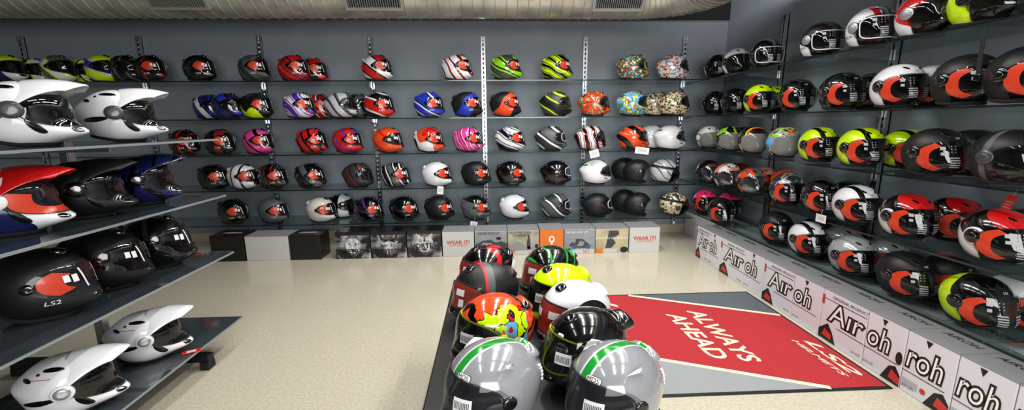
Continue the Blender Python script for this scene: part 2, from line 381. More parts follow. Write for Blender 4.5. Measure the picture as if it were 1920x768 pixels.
    g['adventure', 'brand_lettering'] = [merge([wrap_text(AD, 'LS2', (-.10, s, -.46), .17)]) for s in (1, -1)]
    V, Fc = [], []; ns, ntt = 14, 12
    for lay in (0, 1):
        for i in range(ns+1):
            s = i/ns
            for j in range(ntt+1):
                t = -1+2*j/ntt
                hw = .129*(1-s)+.066*s + .010*math.sin(s*PI); x = .015+.205*s - .035*(abs(t)**2)*s - .01*t*t
                z = .268+.014*math.sin(s*PI*.7)-.026*s*s - (.105*(1-s)**1.2+.026)*abs(t)**2.2
                V.append(Vector((x, hw*t, z - .005*lay)))
    nn = (ns+1)*(ntt+1)
    for i in range(ns):
        for j in range(ntt):
            k = i*(ntt+1)+j; q = (k, k+1, k+ntt+2, k+ntt+1)
            Fc += [q[::-1], tuple(nn+w for w in q)]
    rim = [j for j in range(ntt+1)] + [i*(ntt+1)+ntt for i in range(1, ns+1)] + [ns*(ntt+1)+j for j in range(ntt-1, -1, -1)] + [i*(ntt+1) for i in range(ns-1, 0, -1)]
    for a, b in zip(rim, rim[1:]+rim[:1]): Fc.append((a, b, nn+b, nn+a))
    g['adventure', 'peak'] = mesh(V, Fc)
lib()
KIND_NAME = dict(sport='full_face_helmet', touring='touring_helmet', jet='open_face_helmet', mask='goggle_helmet', adventure='adventure_helmet')
KIND_WORD = dict(sport='full-face helmet', touring='full-face helmet', jet='helmet', mask='goggle helmet', adventure='peaked helmet')
def helmet(kind, loc, yaw, shell, label, group, scale=1., visor='smoke', film=None, sticker=True, seal='rubber', trim='gloss', vent='gloss', disc='gloss', ring=None, vframe=None, letter=None, peak=None, spoiler=None, name=None, drop=(), lmat='whiteink', pitch=0):
    e = empty(name or KIND_NAME[kind], loc, R(yaw), label, 'helmet', group); e.scale = (scale,)*3
    def put(part, material, src=None):
        if part in drop: return
        md = ME[src or kind, part]
        for q in (md if isinstance(md, list) else [md]): mk(part, q, M[material] if isinstance(material, str) else material, e)
    put('shell', shell); put('lining', 'liner')
    if kind == 'sport':
        put('visor', visor); put('eye_seal', seal); put('visor_pivot', disc if ring is None else ring); put('top_vent', vent); put('chin_vent', trim)
        put('rear_spoiler', spoiler or shell)
        if film: put('protective_film', film)
        if sticker: put('visor_sticker', 'label')
        if letter: put('brand_lettering', lmat)
    elif kind == 'touring':
        put('visor', visor); put('eye_seal', seal); put('visor_pivot', disc); put('top_vent', vent); put('chin_vent', trim); put('side_vent', trim); put('rear_vent', vent)
    elif kind == 'jet':
        put('edge_trim', 'rubber'); put('visor_pivot', disc); put('top_vent', vent)
        if visor: put('visor', visor)
        if ring: put('pivot_ring', ring)
        if film: put('protective_film', film)
        if sticker: put('visor_sticker', 'dots')
        if vframe: put('visor_frame', vframe)
        if letter: put('brand_lettering', lmat)
    elif kind == 'mask':
        put('edge_trim', 'rubber', 'jet'); put('face_mask', trim); put('goggles', 'smoke'); put('goggle_strap', 'rubber')
    elif kind == 'adventure':
        put('visor', visor); put('eye_seal', seal); put('side_panel', trim); put('peak_mount', disc); put('top_vent', 'gloss'); put('chin_vent', 'gloss'); put('peak', peak or shell)
        if film: put('protective_film', film)
        if letter: put('brand_lettering', lmat)
    return e

# ------------------------------------------------------------------ room
YW, XW, XLW, YN, ZC = 5.02, 2.70, -7.2, -3.0, 3.3
def noise_mat(name, c1, c2, scale, rough, detail=4, lo=.35, hi=.65, bump=0, coat=0):
    mt = mat(name, c1, rough, coat=coat); nt = mt.node_tree; L = nt.links; b = nt.nodes['Principled BSDF']
    tc = node(nt, 'ShaderNodeTexCoord'); nz = node(nt, 'ShaderNodeTexNoise'); nz.inputs['Scale'].default_value = scale; nz.inputs['Detail'].default_value = detail
    L.new(tc.outputs['Object'], nz.inputs['Vector']); r = node(nt, 'ShaderNodeValToRGB')
    r.color_ramp.elements[0].position = lo; r.color_ramp.elements[1].position = hi
    r.color_ramp.elements[0].color = srgb(c1); r.color_ramp.elements[1].color = srgb(c2)
    L.new(nz.outputs['Fac'], r.inputs[0]); L.new(r.outputs[0], b.inputs['Base Color'])
    if bump:
        bp = node(nt, 'ShaderNodeBump'); bp.inputs['Strength'].default_value = bump; bp.inputs['Distance'].default_value = .01
        L.new(nz.outputs['Fac'], bp.inputs['Height']); L.new(bp.outputs[0], b.inputs['Normal'])
    return mt
wall_m = noise_mat('grey_blue_wall_paint', '838c96', '8b949e', 3, .55)
M['floor'] = noise_mat('speckled_cream_vinyl', 'b3ac98', 'c6bfac', 70, .20, 8, .30, .62, coat=.2)
M['ceil'] = mat('dark_ceiling', '1a1b1d', .8); M['band'] = mat('dark_upper_wall', '131417', .7)
mk('floor', box_me(XLW, XW, YN, YW, -.1, 0), M['floor'], kind='structure')
mk('ceiling', box_me(XLW, XW, YN, YW, ZC, ZC+.1), M['ceil'], kind='structure')
mk('wall_back', box_me(XLW-.1, XW+.1, YW, YW+.1, 0, ZC), wall_m, kind='structure')
mk('wall_right', box_me(XW, XW+.1, YN, YW, 0, ZC), wall_m, kind='structure')
mk('wall_left', box_me(XLW-.1, XLW, YN, YW, 0, ZC), wall_m, kind='structure')
mk('wall_front', box_me(XLW-.1, XW+.1, YN-.1, YN, 0, ZC), wall_m, kind='structure')
mk('upper_band', box_me(XLW, XW, YW-.03, YW, 2.46, ZC), M['band'], kind='structure')  # dark band across the upper back wall
M['base'] = mat('cream_baseboard', 'b8ae98', .4)
mk('baseboard_back', box_me(XLW, XW, YW-.015, YW, 0, .10), M['base'], kind='structure')
mk('baseboard_right', box_me(XW-.015, XW, YN, YW-.015, 0, .10), M['base'], kind='structure')

# ------------------------------------------------------------------ glass shelves and uprights
gm = bpy.data.materials.new('tinted_shelf_glass'); gm.use_nodes = True; nt = gm.node_tree; nt.nodes.clear()
o_ = node(nt, 'ShaderNodeOutputMaterial'); mx = node(nt, 'ShaderNodeMixShader'); tr = node(nt, 'ShaderNodeBsdfTransparent'); gl = node(nt, 'ShaderNodeBsdfGlossy'); fr = node(nt, 'ShaderNodeFresnel')
tr.inputs[0].default_value = (.84, .89, .88, 1); gl.inputs[0].default_value = (.8, .85, .85, 1); gl.inputs['Roughness'].default_value = .02; fr.inputs[0].default_value = 1.5
ge = node(nt, 'ShaderNodeNewGeometry'); iv = node(nt, 'ShaderNodeMath', operation='SUBTRACT'); iv.inputs[0].default_value = 1; nt.links.new(ge.outputs['Backfacing'], iv.inputs[1])
mu = node(nt, 'ShaderNodeMath', operation='MULTIPLY'); nt.links.new(fr.outputs[0], mu.inputs[0]); nt.links.new(iv.outputs[0], mu.inputs[1]); nt.links.new(mu.outputs[0], mx.inputs[0]); nt.links.new(tr.outputs[0], mx.inputs[1]); nt.links.new(gl.outputs[0], mx.inputs[2]); nt.links.new(mx.outputs[0], o_.inputs[0])
M['glass'] = gm; M['glassedge'] = mat('dark_glass_edge', '0d1614', .15, 0, .5)
ZS = [1.768, 1.397, 1.035, .668, .297]; YF, XF = 4.5, 2.234; Z5R = .335
ROWN = ['top', 'second', 'middle', 'fourth', 'lowest']
bx_ = [onY(u, 250, YW).x for u in (80, 291, 507, 706, 909, 1093, 1272)]
bay = [bx_[0]-1.25] + bx_ + [XF-.004]
for r in range(5):
    z = ZS[r]
    for i in range(len(bay)-1):
        x0, x1 = bay[i]+.003, bay[i+1]-.003
        if x1-x0 < .1: continue
        if i == len(bay)-2: pass
        g = mk('glass_shelf', box_me(x0, x1, YF+.004, YW-.02, z-.010, z), M['glass'])
        nth = ['at the far left end', 'first bay from left end', 'second bay from left end', 'third bay from left end', 'in the middle bay', 'third bay from corner', 'second bay from corner', 'beside the right corner'][i]
        tag(g, f'dark glass shelf panel, {ROWN[r]} row of back wall, {nth}', 'shelf', 'glass shelves on the back wall')
        mk('polished_edge', box_me(x0, x1, YF, YF+.004, z-.010, z), M['glassedge'], g)
ry_ = [onX(1451, 250, XW-.02).y, onX(1655, 250, XW-.02).y]
dy = ry_[0]-ry_[1]; ry_ += [ry_[1]-dy, ry_[1]-2*dy]
rb = [YW-.02] + ry_
for r in range(5):
    z = ZS[r] if r < 4 else Z5R
    for i in range(len(rb)-1):
        y1, y0 = rb[i]-.003, rb[i+1]+.003
        g = mk('glass_shelf', box_me(XF+.004, XW-.02, y0, y1, z-.010, z), M['glass'])
        nth = ['by the corner', 'between the two chrome uprights', 'right of the second upright', 'nearest the right edge'][i]
        tag(g, f'dark glass shelf panel, {ROWN[r]} row of right wall, {nth}', 'shelf', 'glass shelves on the right wall')
        mk('polished_edge', box_me(XF, XF+.004, y0, y1, z-.010, z), M['glassedge'], g)
sm = mat('slotted_steel', 'c9cdd2', .3, .8); nt = sm.node_tree; tc = node(nt, 'ShaderNodeTexCoord'); wv = node(nt, 'ShaderNodeTexWave', bands_direction='Z'); wv.inputs['Scale'].default_value = 6.3
nt.links.new(tc.outputs['Object'], wv.inputs[0]); rr = ramp_const(nt, ['0b0b0c', 'b9bdc2'], [0, .6]); nt.links.new(wv.outputs['Fac'], rr.inputs[0]); nt.links.new(rr.outputs[0], nt.nodes['Principled BSDF'].inputs['Base Color']); M['slots'] = sm
def upright(x, y, side, lab, grp):
    e = empty('wall_upright', (x, y, .10), 0 if side == 'b' else -PI/2, lab, 'shelf upright', grp)
    # local: wall at +y
    mk('rail', boxes_me([(-.024, -.008, -.016, .018, 0, 2.18), (.008, .024, -.016, .018, 0, 2.18), (-.024, .024, .008, .018, 0, 2.18)]), M['chrome'], e)
    mk('slot_strip', box_me(-.007, .007, .003, .008, .04, 2.14), M['slots'], e)
    zz = ZS if side == 'b' else ZS[:4]+[Z5R]
    for z in zz:
        bz = z-.10-.010
        V = [(-.003, -.015, bz), (-.003, -.30, bz), (-.003, -.30, bz-.008), (-.003, -.06, bz-.034), (-.003, -.015, bz-.034)]
        V2 = [(.003,)+v[1:] for v in V]; n = 5
        mk('shelf_bracket', mesh(V+V2, [tuple(range(n))[::-1], tuple(range(n, 2*n))]+[(i, (i+1) % n, n+(i+1) % n, n+i) for i in range(n)], False), M['chrome'], e)
for i, x in enumerate(bx_):
    upright(x, YW-.02, 'b', ['chrome slotted upright at the far left of the back wall', 'chrome slotted upright second from the left on the back wall', 'chrome slotted upright third from the left on the back wall', 'chrome slotted upright behind the white red and black helmet on the top shelf', 'chrome slotted upright between white-black and lime green helmets on back wall', 'chrome slotted upright right of the lime striped helmet on the back wall', 'chrome slotted upright at the right end of the back wall, near the corner'][i], 'chrome uprights on the back wall')
for i, y in enumerate(ry_[:3]):
    upright(XW-.02, y, 'r', ['chrome upright on the right wall nearest the corner', 'chrome upright on the right wall behind white red striped helmet', 'chrome upright on the right wall at the right edge'][i], 'chrome uprights on the right wall')

# ------------------------------------------------------------------ helmets on the walls
def lv(s):
    """compact paint notation: 'W' solid, 'm:K' matt, 'wave:WKR:scale:dist:rot:seed'"""
    p = s.split(':')
    if len(p) == 1: return paint('solid', p[0], matt=p[0] == 'M', metal=.35 if p[0] == 'S' else 0)
    if p[0] == 'm': return paint('solid', p[1], matt=True)
    f = [float(x) for x in p[2:]] + [None]*4
    sc_ = f[0] if f[0] is not None else 10; ds = f[1] if f[1] is not None else (0 if p[0] == 'flower' else 2); rz = f[2] if f[2] is not None else 30; sd = f[3] if f[3] is not None else 0
    return paint(p[0].replace('M', ''), p[1], sc_, ds, (0, rz, 0), p[0].endswith('M'), 0, None, sd)
def split(cols, stops, rot, dist=0, matt=False): return paint('split', cols, 10, dist, rot, matt, 0, stops)
def stripe(cols, stops, matt=False, metal=0): return paint('stripe', cols, 10, 0, (0, 0, 0), matt, metal, stops)
OPT_LS2 = dict(film='film', letter=1)
PLAIN = dict(film=None, sticker=False)
back = {0: [
 (18, 'sport', 'split1', 'white, navy and yellow', 'partly cut by the left edge', PLAIN), (66, 'sport', 'wave:WYK:9:3:20:1', 'white helmet half hidden between two yellow-white ones,', '', PLAIN), (112, 'sport', 'wave:WYA:8:3:40:2', 'yellow and white', 'in front of the leftmost upright', PLAIN),
 (158, 'sport', 'wave:YWKY:8:3:10:3', 'lime and white', 'half hidden behind the blue-crowned one', PLAIN), (194, 'sport', 'wave:YSB:7:2:70:4', 'blue-crowned lime and chrome', '', PLAIN), (238, 'sport', 'wave:KADK:9:3:20:5', 'black and grey', 'fifth from the left upright', PLAIN), (284, 'sport', 'wave:KXK:6:2:0:6', 'black and dark red', 'in shadow beside second upright', OPT_LS2),
 (376, 'sport', 'K', 'gloss black', 'alone between two uprights', OPT_LS2), (478, 'sport', 'waveM:DAQ:7:3:30:7', 'dark grey with orange visor corner', 'left of the third upright', OPT_LS2), (552, 'sport', 'wave:RKRX:8:3:50:8', 'red and black', 'right of the third upright', OPT_LS2), (588, 'sport', 'wave:KXR:8:3:20:9', 'black and red', 'overlapping the red one', OPT_LS2),
 (708, 'sport', 'wave:WWKR:7:3:55:10', 'white, black and red', 'in front of an upright', OPT_LS2), (858, 'sport', 'wave:WWKRW:8:4:35:11', 'white with red lines', 'left of brightest chrome upright', OPT_LS2), (950, 'sport', 'wave:LKLQ:8:4:60:12', 'lime green and black', 'right of the chrome upright', OPT_LS2), (1044, 'sport', 'wave:KYKY:16:3:60:13', 'fluorescent yellow and black tiger-striped', '', OPT_LS2),
 (1187, 'touring', 'flower:NAEOCGZ:24', 'olive floral with a round blue flower', '', dict(seal='yframe')), (1262, 'touring', 'flower:WWRCOWTE:20:0:0:3', 'white and red floral', 'beside the end upright', {})],
 1: [
 (392, 'sport', 'wave:IBKW:7:2:30:1', 'navy blue', 'half hidden, left of its twin', PLAIN), (428, 'sport', 'wave:IKIB:7:2:50:2', 'navy blue and black', 'beside a black and yellow one', PLAIN), (482, 'sport', 'split2', 'black crowned with yellow base', '', OPT_LS2), (562, 'sport', 'wave:WBWRB:9:4:40:4', 'blue, white and red', 'with sharp chevrons', OPT_LS2), (598, 'sport', 'wave:XKWR:9:3:20:5', 'dark red and white', 'tucked behind a blue-white-red one', OPT_LS2),
 (640, 'touring', 'wave:SADS:7:3:40:6', 'silver grey', 'with chrome lines', {}), (670, 'touring', 'wave:KDA:7:3:0:7', 'black and grey', 'tucked beside a silver grey one', {}), (712, 'sport', 'wave:RRWK:6:3:65:8', 'red with white cheek', '', OPT_LS2), (805, 'sport', 'wave:BBIWB:6:3:60:9', 'bright blue with white chin', '', OPT_LS2), (876, 'sport', 'split3', 'matt black with diagonal blue band', '', OPT_LS2),
 (948, 'sport', 'split4', 'matt black with diagonal red band', '', OPT_LS2), (1043, 'touring', 'waveM:KDYQ:6:3:60:12', 'black and grey with yellow streaks', '', {}), (1115, 'touring', 'flower:OROEOGAT:24:0:0:1', 'orange floral', '', {}), (1186, 'touring', 'flower:CCEOCNYG:22:0:0:2', 'sky blue floral', '', {}), (1230, 'touring', 'flower:EEXQE:26:0:0:3', 'cream floral', 'half hidden behind its twin', dict(dy=.10)), (1264, 'touring', 'flower:EXQEXGE:26:0:0:4', 'cream, red and green floral', 'in front of its twin', dict(dy=-.04))],
 2: [
 (345, 'sport', 'wave:KRK:8:3:0:1', 'black and red', 'leftmost visible on its row', OPT_LS2), (412, 'sport', 'wave:KKX:7:3:0:2', 'black with red film', 'left of the magenta one', OPT_LS2), (484, 'sport', 'wave:PKP:5:3:40:3', 'magenta and black', '', OPT_LS2), (585, 'sport', 'wave:RKKR:7:3:30:4', 'red-backed black', 'between magenta and red-blue ones', OPT_LS2), (652, 'sport', 'wave:RRBR:7:3:50:5', 'red with blue lower streak', '', OPT_LS2), (728, 'sport', 'wave:OROO:5:2:60:6', 'plain orange-red', 'with dark clear visor', dict(film=None)), (805, 'sport', 'split5', 'orange and white with black streaks', '', OPT_LS2), (878, 'sport', 'wave:PPWPKP:12:5:20:8', 'pink with white and black patches', '', OPT_LS2),
 (957, 'sport', 'wave:WKWSVK:9:4:60:9', 'white, black and purple numbered', '', dict(film='film', number=1)), (1034, 'touring', 'waveM:DWDA:5:3:60:10', 'grey and black with white lines', '', dict(seal='frame')), (1108, 'touring', 'wave:WKWRK:14:5:20:11', 'white with black ink drawing', 'with a paper tag', {}), (1188, 'touring', 'wave:OOOK:7:4:50:12', 'bright orange-red', 'with a paper tag', {}), (1222, 'touring', 'W', 'plain white', 'half hidden behind its twin', dict(dy=.10)), (1257, 'touring', 'W', 'plain white', 'nearest the corner on its row', dict(dy=-.04))],
 3: [
 (400, 'sport', 'K', 'black', 'leftmost visible on its row', OPT_LS2), (455, 'sport', 'wave:WKW:6:3:0:2', 'white and black', 'left of the dark red one', OPT_LS2), (511, 'sport', 'wave:KXKD:7:3:20:3', 'black and dark red', 'with red visor film', OPT_LS2), (582, 'sport', 'wave:KKA:7:3:40:4', 'black with thin grey lines', '', OPT_LS2), (672, 'touring', 'waveM:DKXD:6:3:40:5', 'dark grey with red and white streaks', '', {}), (742, 'sport', 'wave:KWKA:8:4:20:6', 'black and white', 'left of the plain white one', OPT_LS2), (820, 'sport', 'W', 'plain white with orange visor film', 'above a hanging price tag', OPT_LS2), (893, 'sport', 'M', 'matt black with orange film', 'left of the gloss black one', OPT_LS2), (958, 'sport', 'K', 'gloss black with orange film', 'right of the upright', OPT_LS2),
 (1043, 'touring', 'K', 'gloss black with white visor frame', '', dict(seal='frame')), (1118, 'touring', 'W', 'plain white', 'between black helmets', {}), (1172, 'jet', 'M', 'matt black visorless', 'half hidden behind its twin', dict(novis=1, dy=.09)), (1196, 'jet', 'M', 'matt black visorless', 'beside the silver lined one', dict(novis=1, dy=-.05)), (1246, 'mask', 'wave:SSAS:10:5:40:9', 'silver grey with dark lines', '', {})],
 4: [
 (436, 'sport', 'K', 'black', 'leftmost visible on its row', OPT_LS2), (512, 'sport', 'm:A', 'mid grey with orange film', 'left of the white one', OPT_LS2), (602, 'sport', 'Z', 'off-white', 'left of the purple-tinted one', OPT_LS2), (641, 'sport', 'wave:WKK:5:2:0:4', 'white and black', 'peeping out behind the off-white one', PLAIN), (692, 'sport', 'wave:KVK:5:2:30:5', 'black with purple tint', '', OPT_LS2), (758, 'sport', 'K', 'gloss black with orange film', 'right of the purple-tinted one', OPT_LS2), (824, 'sport', 'M', 'matt black with orange film', 'left of the grey one', OPT_LS2), (892, 'sport', 'split6', 'graphite grey with black crown', '', OPT_LS2), (965, 'sport', 'W', 'plain white with orange visor film', 'right of the graphite one', OPT_LS2),
 (1043, 'touring', 'waveM:DWQA:6:4:50:9', 'graphite with white lines', '', dict(seal='frame')), (1120, 'touring', 'M', 'matt black with white visor frame', '', dict(seal='frame')), (1172, 'jet', 'M', 'matt black visorless', 'half hidden behind its twin', dict(novis=1, dy=.09)), (1197, 'jet', 'M', 'matt black visorless', 'beside the camouflage one', dict(novis=1, dy=-.05)), (1264, 'mask', 'camo:NTEQ:16:2', 'sand camouflage', '', {})]}
SPL = dict(split1=lambda: split('IWY', [0, .42, .72], (0, 70, 0), 3), split2=lambda: split('YKD', [0, .36, .8], (0, 75, 0), 4, True),
           split3=lambda: split('MBM', [0, .44, .76], (0, -38, 0), 1, True), split4=lambda: split('MOM', [0, .40, .78], (0, -38, 0), 1, True),
           split5=lambda: split('KWOR', [0, .22, .42, .75], (0, 60, 0), 5), split6=lambda: split('AKK', [0, .66, .9], (0, 80, 0), 0, False))
def P_(key): return SPL[key]() if key in SPL else lv(key)
def lab(desc, kind, extra, where):
    kw = KIND_WORD[kind]; d = desc
    if desc.endswith(','): s = f'{desc} {where}'
    else: s = f'{d} {kw}' + (f' {extra},' if extra else '') + f' {where}'
    if len(s.split()) > 16: s = s.replace('full-face helmet', 'helmet')
    if len(s.split()) > 16: print('LONG', s)
    return s
for r, row in back.items():
    z = ZS[r]
    for (u, kind, lk, desc, extra, opt) in row:
        opt = dict(opt); dyy = opt.pop('dy', 0); num = opt.pop('number', 0); nov = opt.pop('novis', 0)
        beh = any(k in desc+extra for k in ('half hidden', 'tucked', 'peeping', 'overlapping')); Y = YF+(.36 if beh else .14); p = onY(u, 231-(z+.13-EYE)*170, Y)
        if nov: opt.update(visor=None, sticker=False)
        if kind == 'mask': opt.update(trim='rubber')
        h = helmet(kind, (p.x, Y, z), -7 + random.uniform(-5, 4) - (4 if kind == 'sport' else 0), P_(lk), lab(desc, kind, extra, f"on {ROWN[r]} back shelf"), f'helmets on the {ROWN[r]} back wall shelf', scale=1.02, **opt)
        if num:
            for s in (1, -1): mk('number_lettering', merge([wrap_text(SP, '182', (.05, s, -.16), .26, off=.0105, shear=0)]), M['whiteink'], h)

J = dict(film='film', letter=1)
right = {0: [
 (1345, 0, 'K', 'gloss black', 'in the corner', dict(sticker=True)), (1381, 0, 'W', 'plain white', 'between two black ones', dict(sticker=False)), (1436, 0, 'K', 'black with white-framed visor', 'in front of an upright', dict(vframe='frame')),
 (1541, 0, 'j1', 'matt black with white base and white-framed visor', '', dict(vframe='frame', disc='silver', letter='OXON')), (1634, 0, 'j2', 'white with red crown stripe', '', dict(vframe='frame', disc='silver', letter='OXON')), (1738, 0, 'j3', 'red, white and green', 'with long dark visor', dict(sticker=False, disc='silver')), (1850, 0, 'j4', 'fluorescent yellow and black', 'at the upper right', dict(sticker=False)), (1935, 1, 'K', 'gloss black', 'cut by the right edge', {})],
 1: [
 (1340, 0, 'K', 'gloss black', 'in the corner', {}), (1378, 0, 'K', 'gloss black', 'left of the yellow one', {}), (1424, 0, 'Y', 'fluorescent yellow', 'with orange film', J), (1452, 1, 'Y', 'fluorescent yellow', 'mostly hidden behind the other', {}), (1494, 0, 'K', 'gloss black with orange film', 'right of the yellow one', J), (1578, 0, 'K', 'gloss black with orange film', 'left of the white one', J), (1634, 1, 'K', 'gloss black', 'hidden behind the white one', {}),
 (1684, 0, 'W', 'white with orange film', '', J), (1745, 1, 'W', 'white', 'half hidden behind the matt black one', J), (1812, 0, 'M', 'large matt black with orange film', 'under a hanging strap', J), (1925, 0, 'M', 'matt black', 'cut by the right edge', J)],
 2: [
 (1329, 0, 'W', 'white with black-ringed disc', 'and pale visor', dict(visor='pale', sticker=False, disc='white', ring='gloss')), (1368, 0, 'camo:KKL:10:3', 'black and lime', 'with pale visor', dict(visor='pale', sticker=False)), (1394, 1, 'K', 'gloss black', 'hidden behind the lime one', dict(visor='pale', sticker=False)), (1412, 0, 'wave:KKYOK:7:3:20:3', 'black, yellow and orange', 'with pale visor', dict(visor='pale', sticker=False)),
 (1470, 0, 'camo:VRCLYBO:17:4', 'multicoloured paint-splash', 'with blue disc', dict(visor='pale', sticker=False, disc='blueplastic', ring='blueplastic')), (1536, 0, 'j5', 'fluorescent yellow', 'beside the multicoloured one', J), (1616, 0, 'j5', 'fluorescent yellow', 'second along to the right', J), (1700, 1, 'j5', 'fluorescent yellow', 'behind the matt black one', J), (1752, 0, 'M', 'matt black with orange film', 'in front of a yellow one', J), (1822, 1, 'j6', 'black with yellow edge', 'behind the matt black one', J), (1893, 0, 'waveM:MAM:5:2:0:4', 'matt black and grey', 'at the right edge', dict(sticker=False, disc='darkgrey'))],
 3: [
 (1328, 0, 'wave:KXA:6:2:0:1', 'black and dark red mirror-visored', 'in the corner', dict(sticker=False, visor='mirror')), (1364, 0, 'j7', 'pink and white', 'with mirrored visor', dict(sticker=False, visor='mirror')), (1384, 1, 'X', 'dark maroon', 'behind the pink one', {}), (1411, 0, 'j8', 'orange and grey', 'with mirrored visor', dict(sticker=False, visor='mirror')), (1432, 1, 'F', 'pale pink', 'behind the orange and grey one', {}), (1472, 1, 'O', 'orange', 'behind the grey camouflage one', {}), (1476, 0, 'camo:ASQD:14:2', 'grey camouflage', '', J), (1536, 1, 'Q', 'dark olive', 'behind the black one', {}), (1540, 0, 'K', 'gloss black', 'with orange film', J), (1592, 1, 'K', 'black', 'behind the white one', {}),
 (1606, 0, 'j9', 'white with black vents', '', J), (1702, 0, 'ja', 'white, red and black', 'left of two similar', dict(film='film', letter=1, ring='white', lmat='ink')), (1790, 1, 'jb', 'black and red', 'half hidden between two white-red ones', dict(film='film', letter=1, ring='white', lmat='ink')), (1872, 0, 'ja', 'white, red and black', 'larger at the right edge', dict(film='film', letter=1, ring='white', lmat='ink')), (1925, 1, 'K', 'black', 'peeping in at the right edge', {})],
 4: [
 (1322, 0, 'H', 'hot pink', 'nearest the back wall', dict(film='film')), (1368, 1, 'H', 'hot pink', 'behind the small black one', {}), (1352, 0, 'K', 'small gloss black', 'in front of two pink ones', dict(film='film', dx=-.10)), (1455, 0, 'M', 'matt black', 'left of the white one', J), (1533, 1, 'M', 'matt black', 'behind the white one', {}), (1515, 0, 'j9', 'white', 'with orange film', J), (1580, 1, 'S', 'silver', 'behind the white one', {}), (1598, 0, 'S', 'silver', 'with black vents and orange film', J), (1662, 1, 'S', 'silver', 'between silver and matt black ones', J),
 (1698, 0, 'M', 'matt black with orange film', 'left of the yellow-backed one', J), (1775, 1, 'M', 'matt black', 'behind the yellow-backed one', J), (1832, 0, 'jc', 'black with fluorescent yellow back', '', J), (1908, 1, 'W', 'white', 'at the right edge', J)]}
SPL.update(j1=lambda: split('WKM', [0, .40, .44], (0, 70, 0), 0, True), j2=lambda: stripe('KWRWW', [0, .22, .28, .50, .60]), j3=lambda: split('GWRRG', [0, .14, .36, .6, .84], (0, 55, 0), 1),
           j4=lambda: split('YYK', [0, .3, .60], (0, 0, 0), 0), j5=lambda: stripe('YKYYY', [0, .30, .50, .7, .9]), j6=lambda: stripe('MMYM', [0, .6, .78, .92], True), j7=lambda: split('WFWF', [0, .45, .70, .8], (0, 20, 0), 2),
           j8=lambda: stripe('AOAOO', [0, .30, .55, .66, .9]), j9=lambda: stripe('WKWWW', [0, .32, .52, .7, .9]), ja=lambda: split('WKKR', [0, .44, .5, .74], (0, 58, 0), 0), jb=lambda: split('KKR', [0, .5, .74], (0, 58, 0), 0), jc=lambda: split('YYK', [0, .3, .50], (0, 20, 0), 1))
XR0, XR1 = 2.375, 2.565
for r, row in right.items():
    z = ZS[r] if r < 4 else Z5R
    for (u, deep, lk, desc, extra, opt) in row:
        opt = dict(opt); dx = opt.pop('dx', 0); let = opt.pop('letter', None)
        X = (XR1 if deep else XR0)+dx
        # the height of this row on the picture, found on the line of the shelf
        p = onX(u, 300, X)
        for _ in range(6):
            q = CAMP + (Vector((X, p.y, z+.12))-CAMP); d = q-CAMP; v = 384 - F_PX*(d.dot(up)/d.dot(fw)); p = onX(u, v, X)
        p.y = min(p.y, YW-.17)
        yaw = -90 - random.uniform(2, 10) + (4 if deep else 0)
        near = p.y < 2.4
        h = helmet('jet', (X, p.y, z), yaw, P_(lk), lab(desc, 'jet', extra, f"on {ROWN[r]} right-hand shelf"), f'helmets on the {ROWN[r]} right wall shelf', scale=.98 if not deep else .95, **{k: v for k, v in opt.items()})
        if let == 'OXON':
            for s in (1, -1): mk('brand_lettering', merge([wrap_text(JE, 'OXON.', (-.25, s, -.42), .19, rot=0)]), M['ink'], h)
        elif let:
            mk('brand_lettering', ME['jet', 'brand_lettering'], M['ink'] if lk in ('W', 'Y', 'S', 'j5', 'j9', 'ja', 'jb') else M['whiteink'], h)

# ------------------------------------------------------------------ centre display table
ZT = .45
tx0, tx1, ty0, ty1 = -.235, .515, .55, 2.36
M['tabletop'] = noise_mat('black_table_top', '0b0c0e', '111215', 60, .5)
t = empty('display_table', ((tx0+tx1)/2, (ty0+ty1)/2, 0), 0, 'low black display table carrying nine helmets in two rows', 'table')
hw, hd = (tx1-tx0)/2, (ty1-ty0)/2
mk('table_top', box_me(-hw, hw, -hd, hd, ZT-.05, ZT, .006), M['tabletop'], t)
for sx in (-1, 1):
    for sy in (-1, 1): mk('leg', box_me(sx*(hw-.08)-.025, sx*(hw-.08)+.025, sy*(hd-.08)-.025, sy*(hd-.08)+.025, 0, ZT-.05, .004), M['dark'], t)
mk('apron', boxes_me([(-hw+.03, hw-.03, -hd+.03, -hd+.05, ZT-.13, ZT-.05), (-hw+.03, hw-.03, hd-.05, hd-.03, ZT-.13, ZT-.05), (-hw+.03, -hw+.05, -hd+.05, hd-.05, ZT-.13, ZT-.05), (hw-.05, hw-.03, -hd+.05, hd-.05, ZT-.13, ZT-.05)]), M['dark'], t)
silver_green = lambda: stripe(('G', 'W', '96989d', '96989d'), (0, .10, .15, .5), metal=.15)
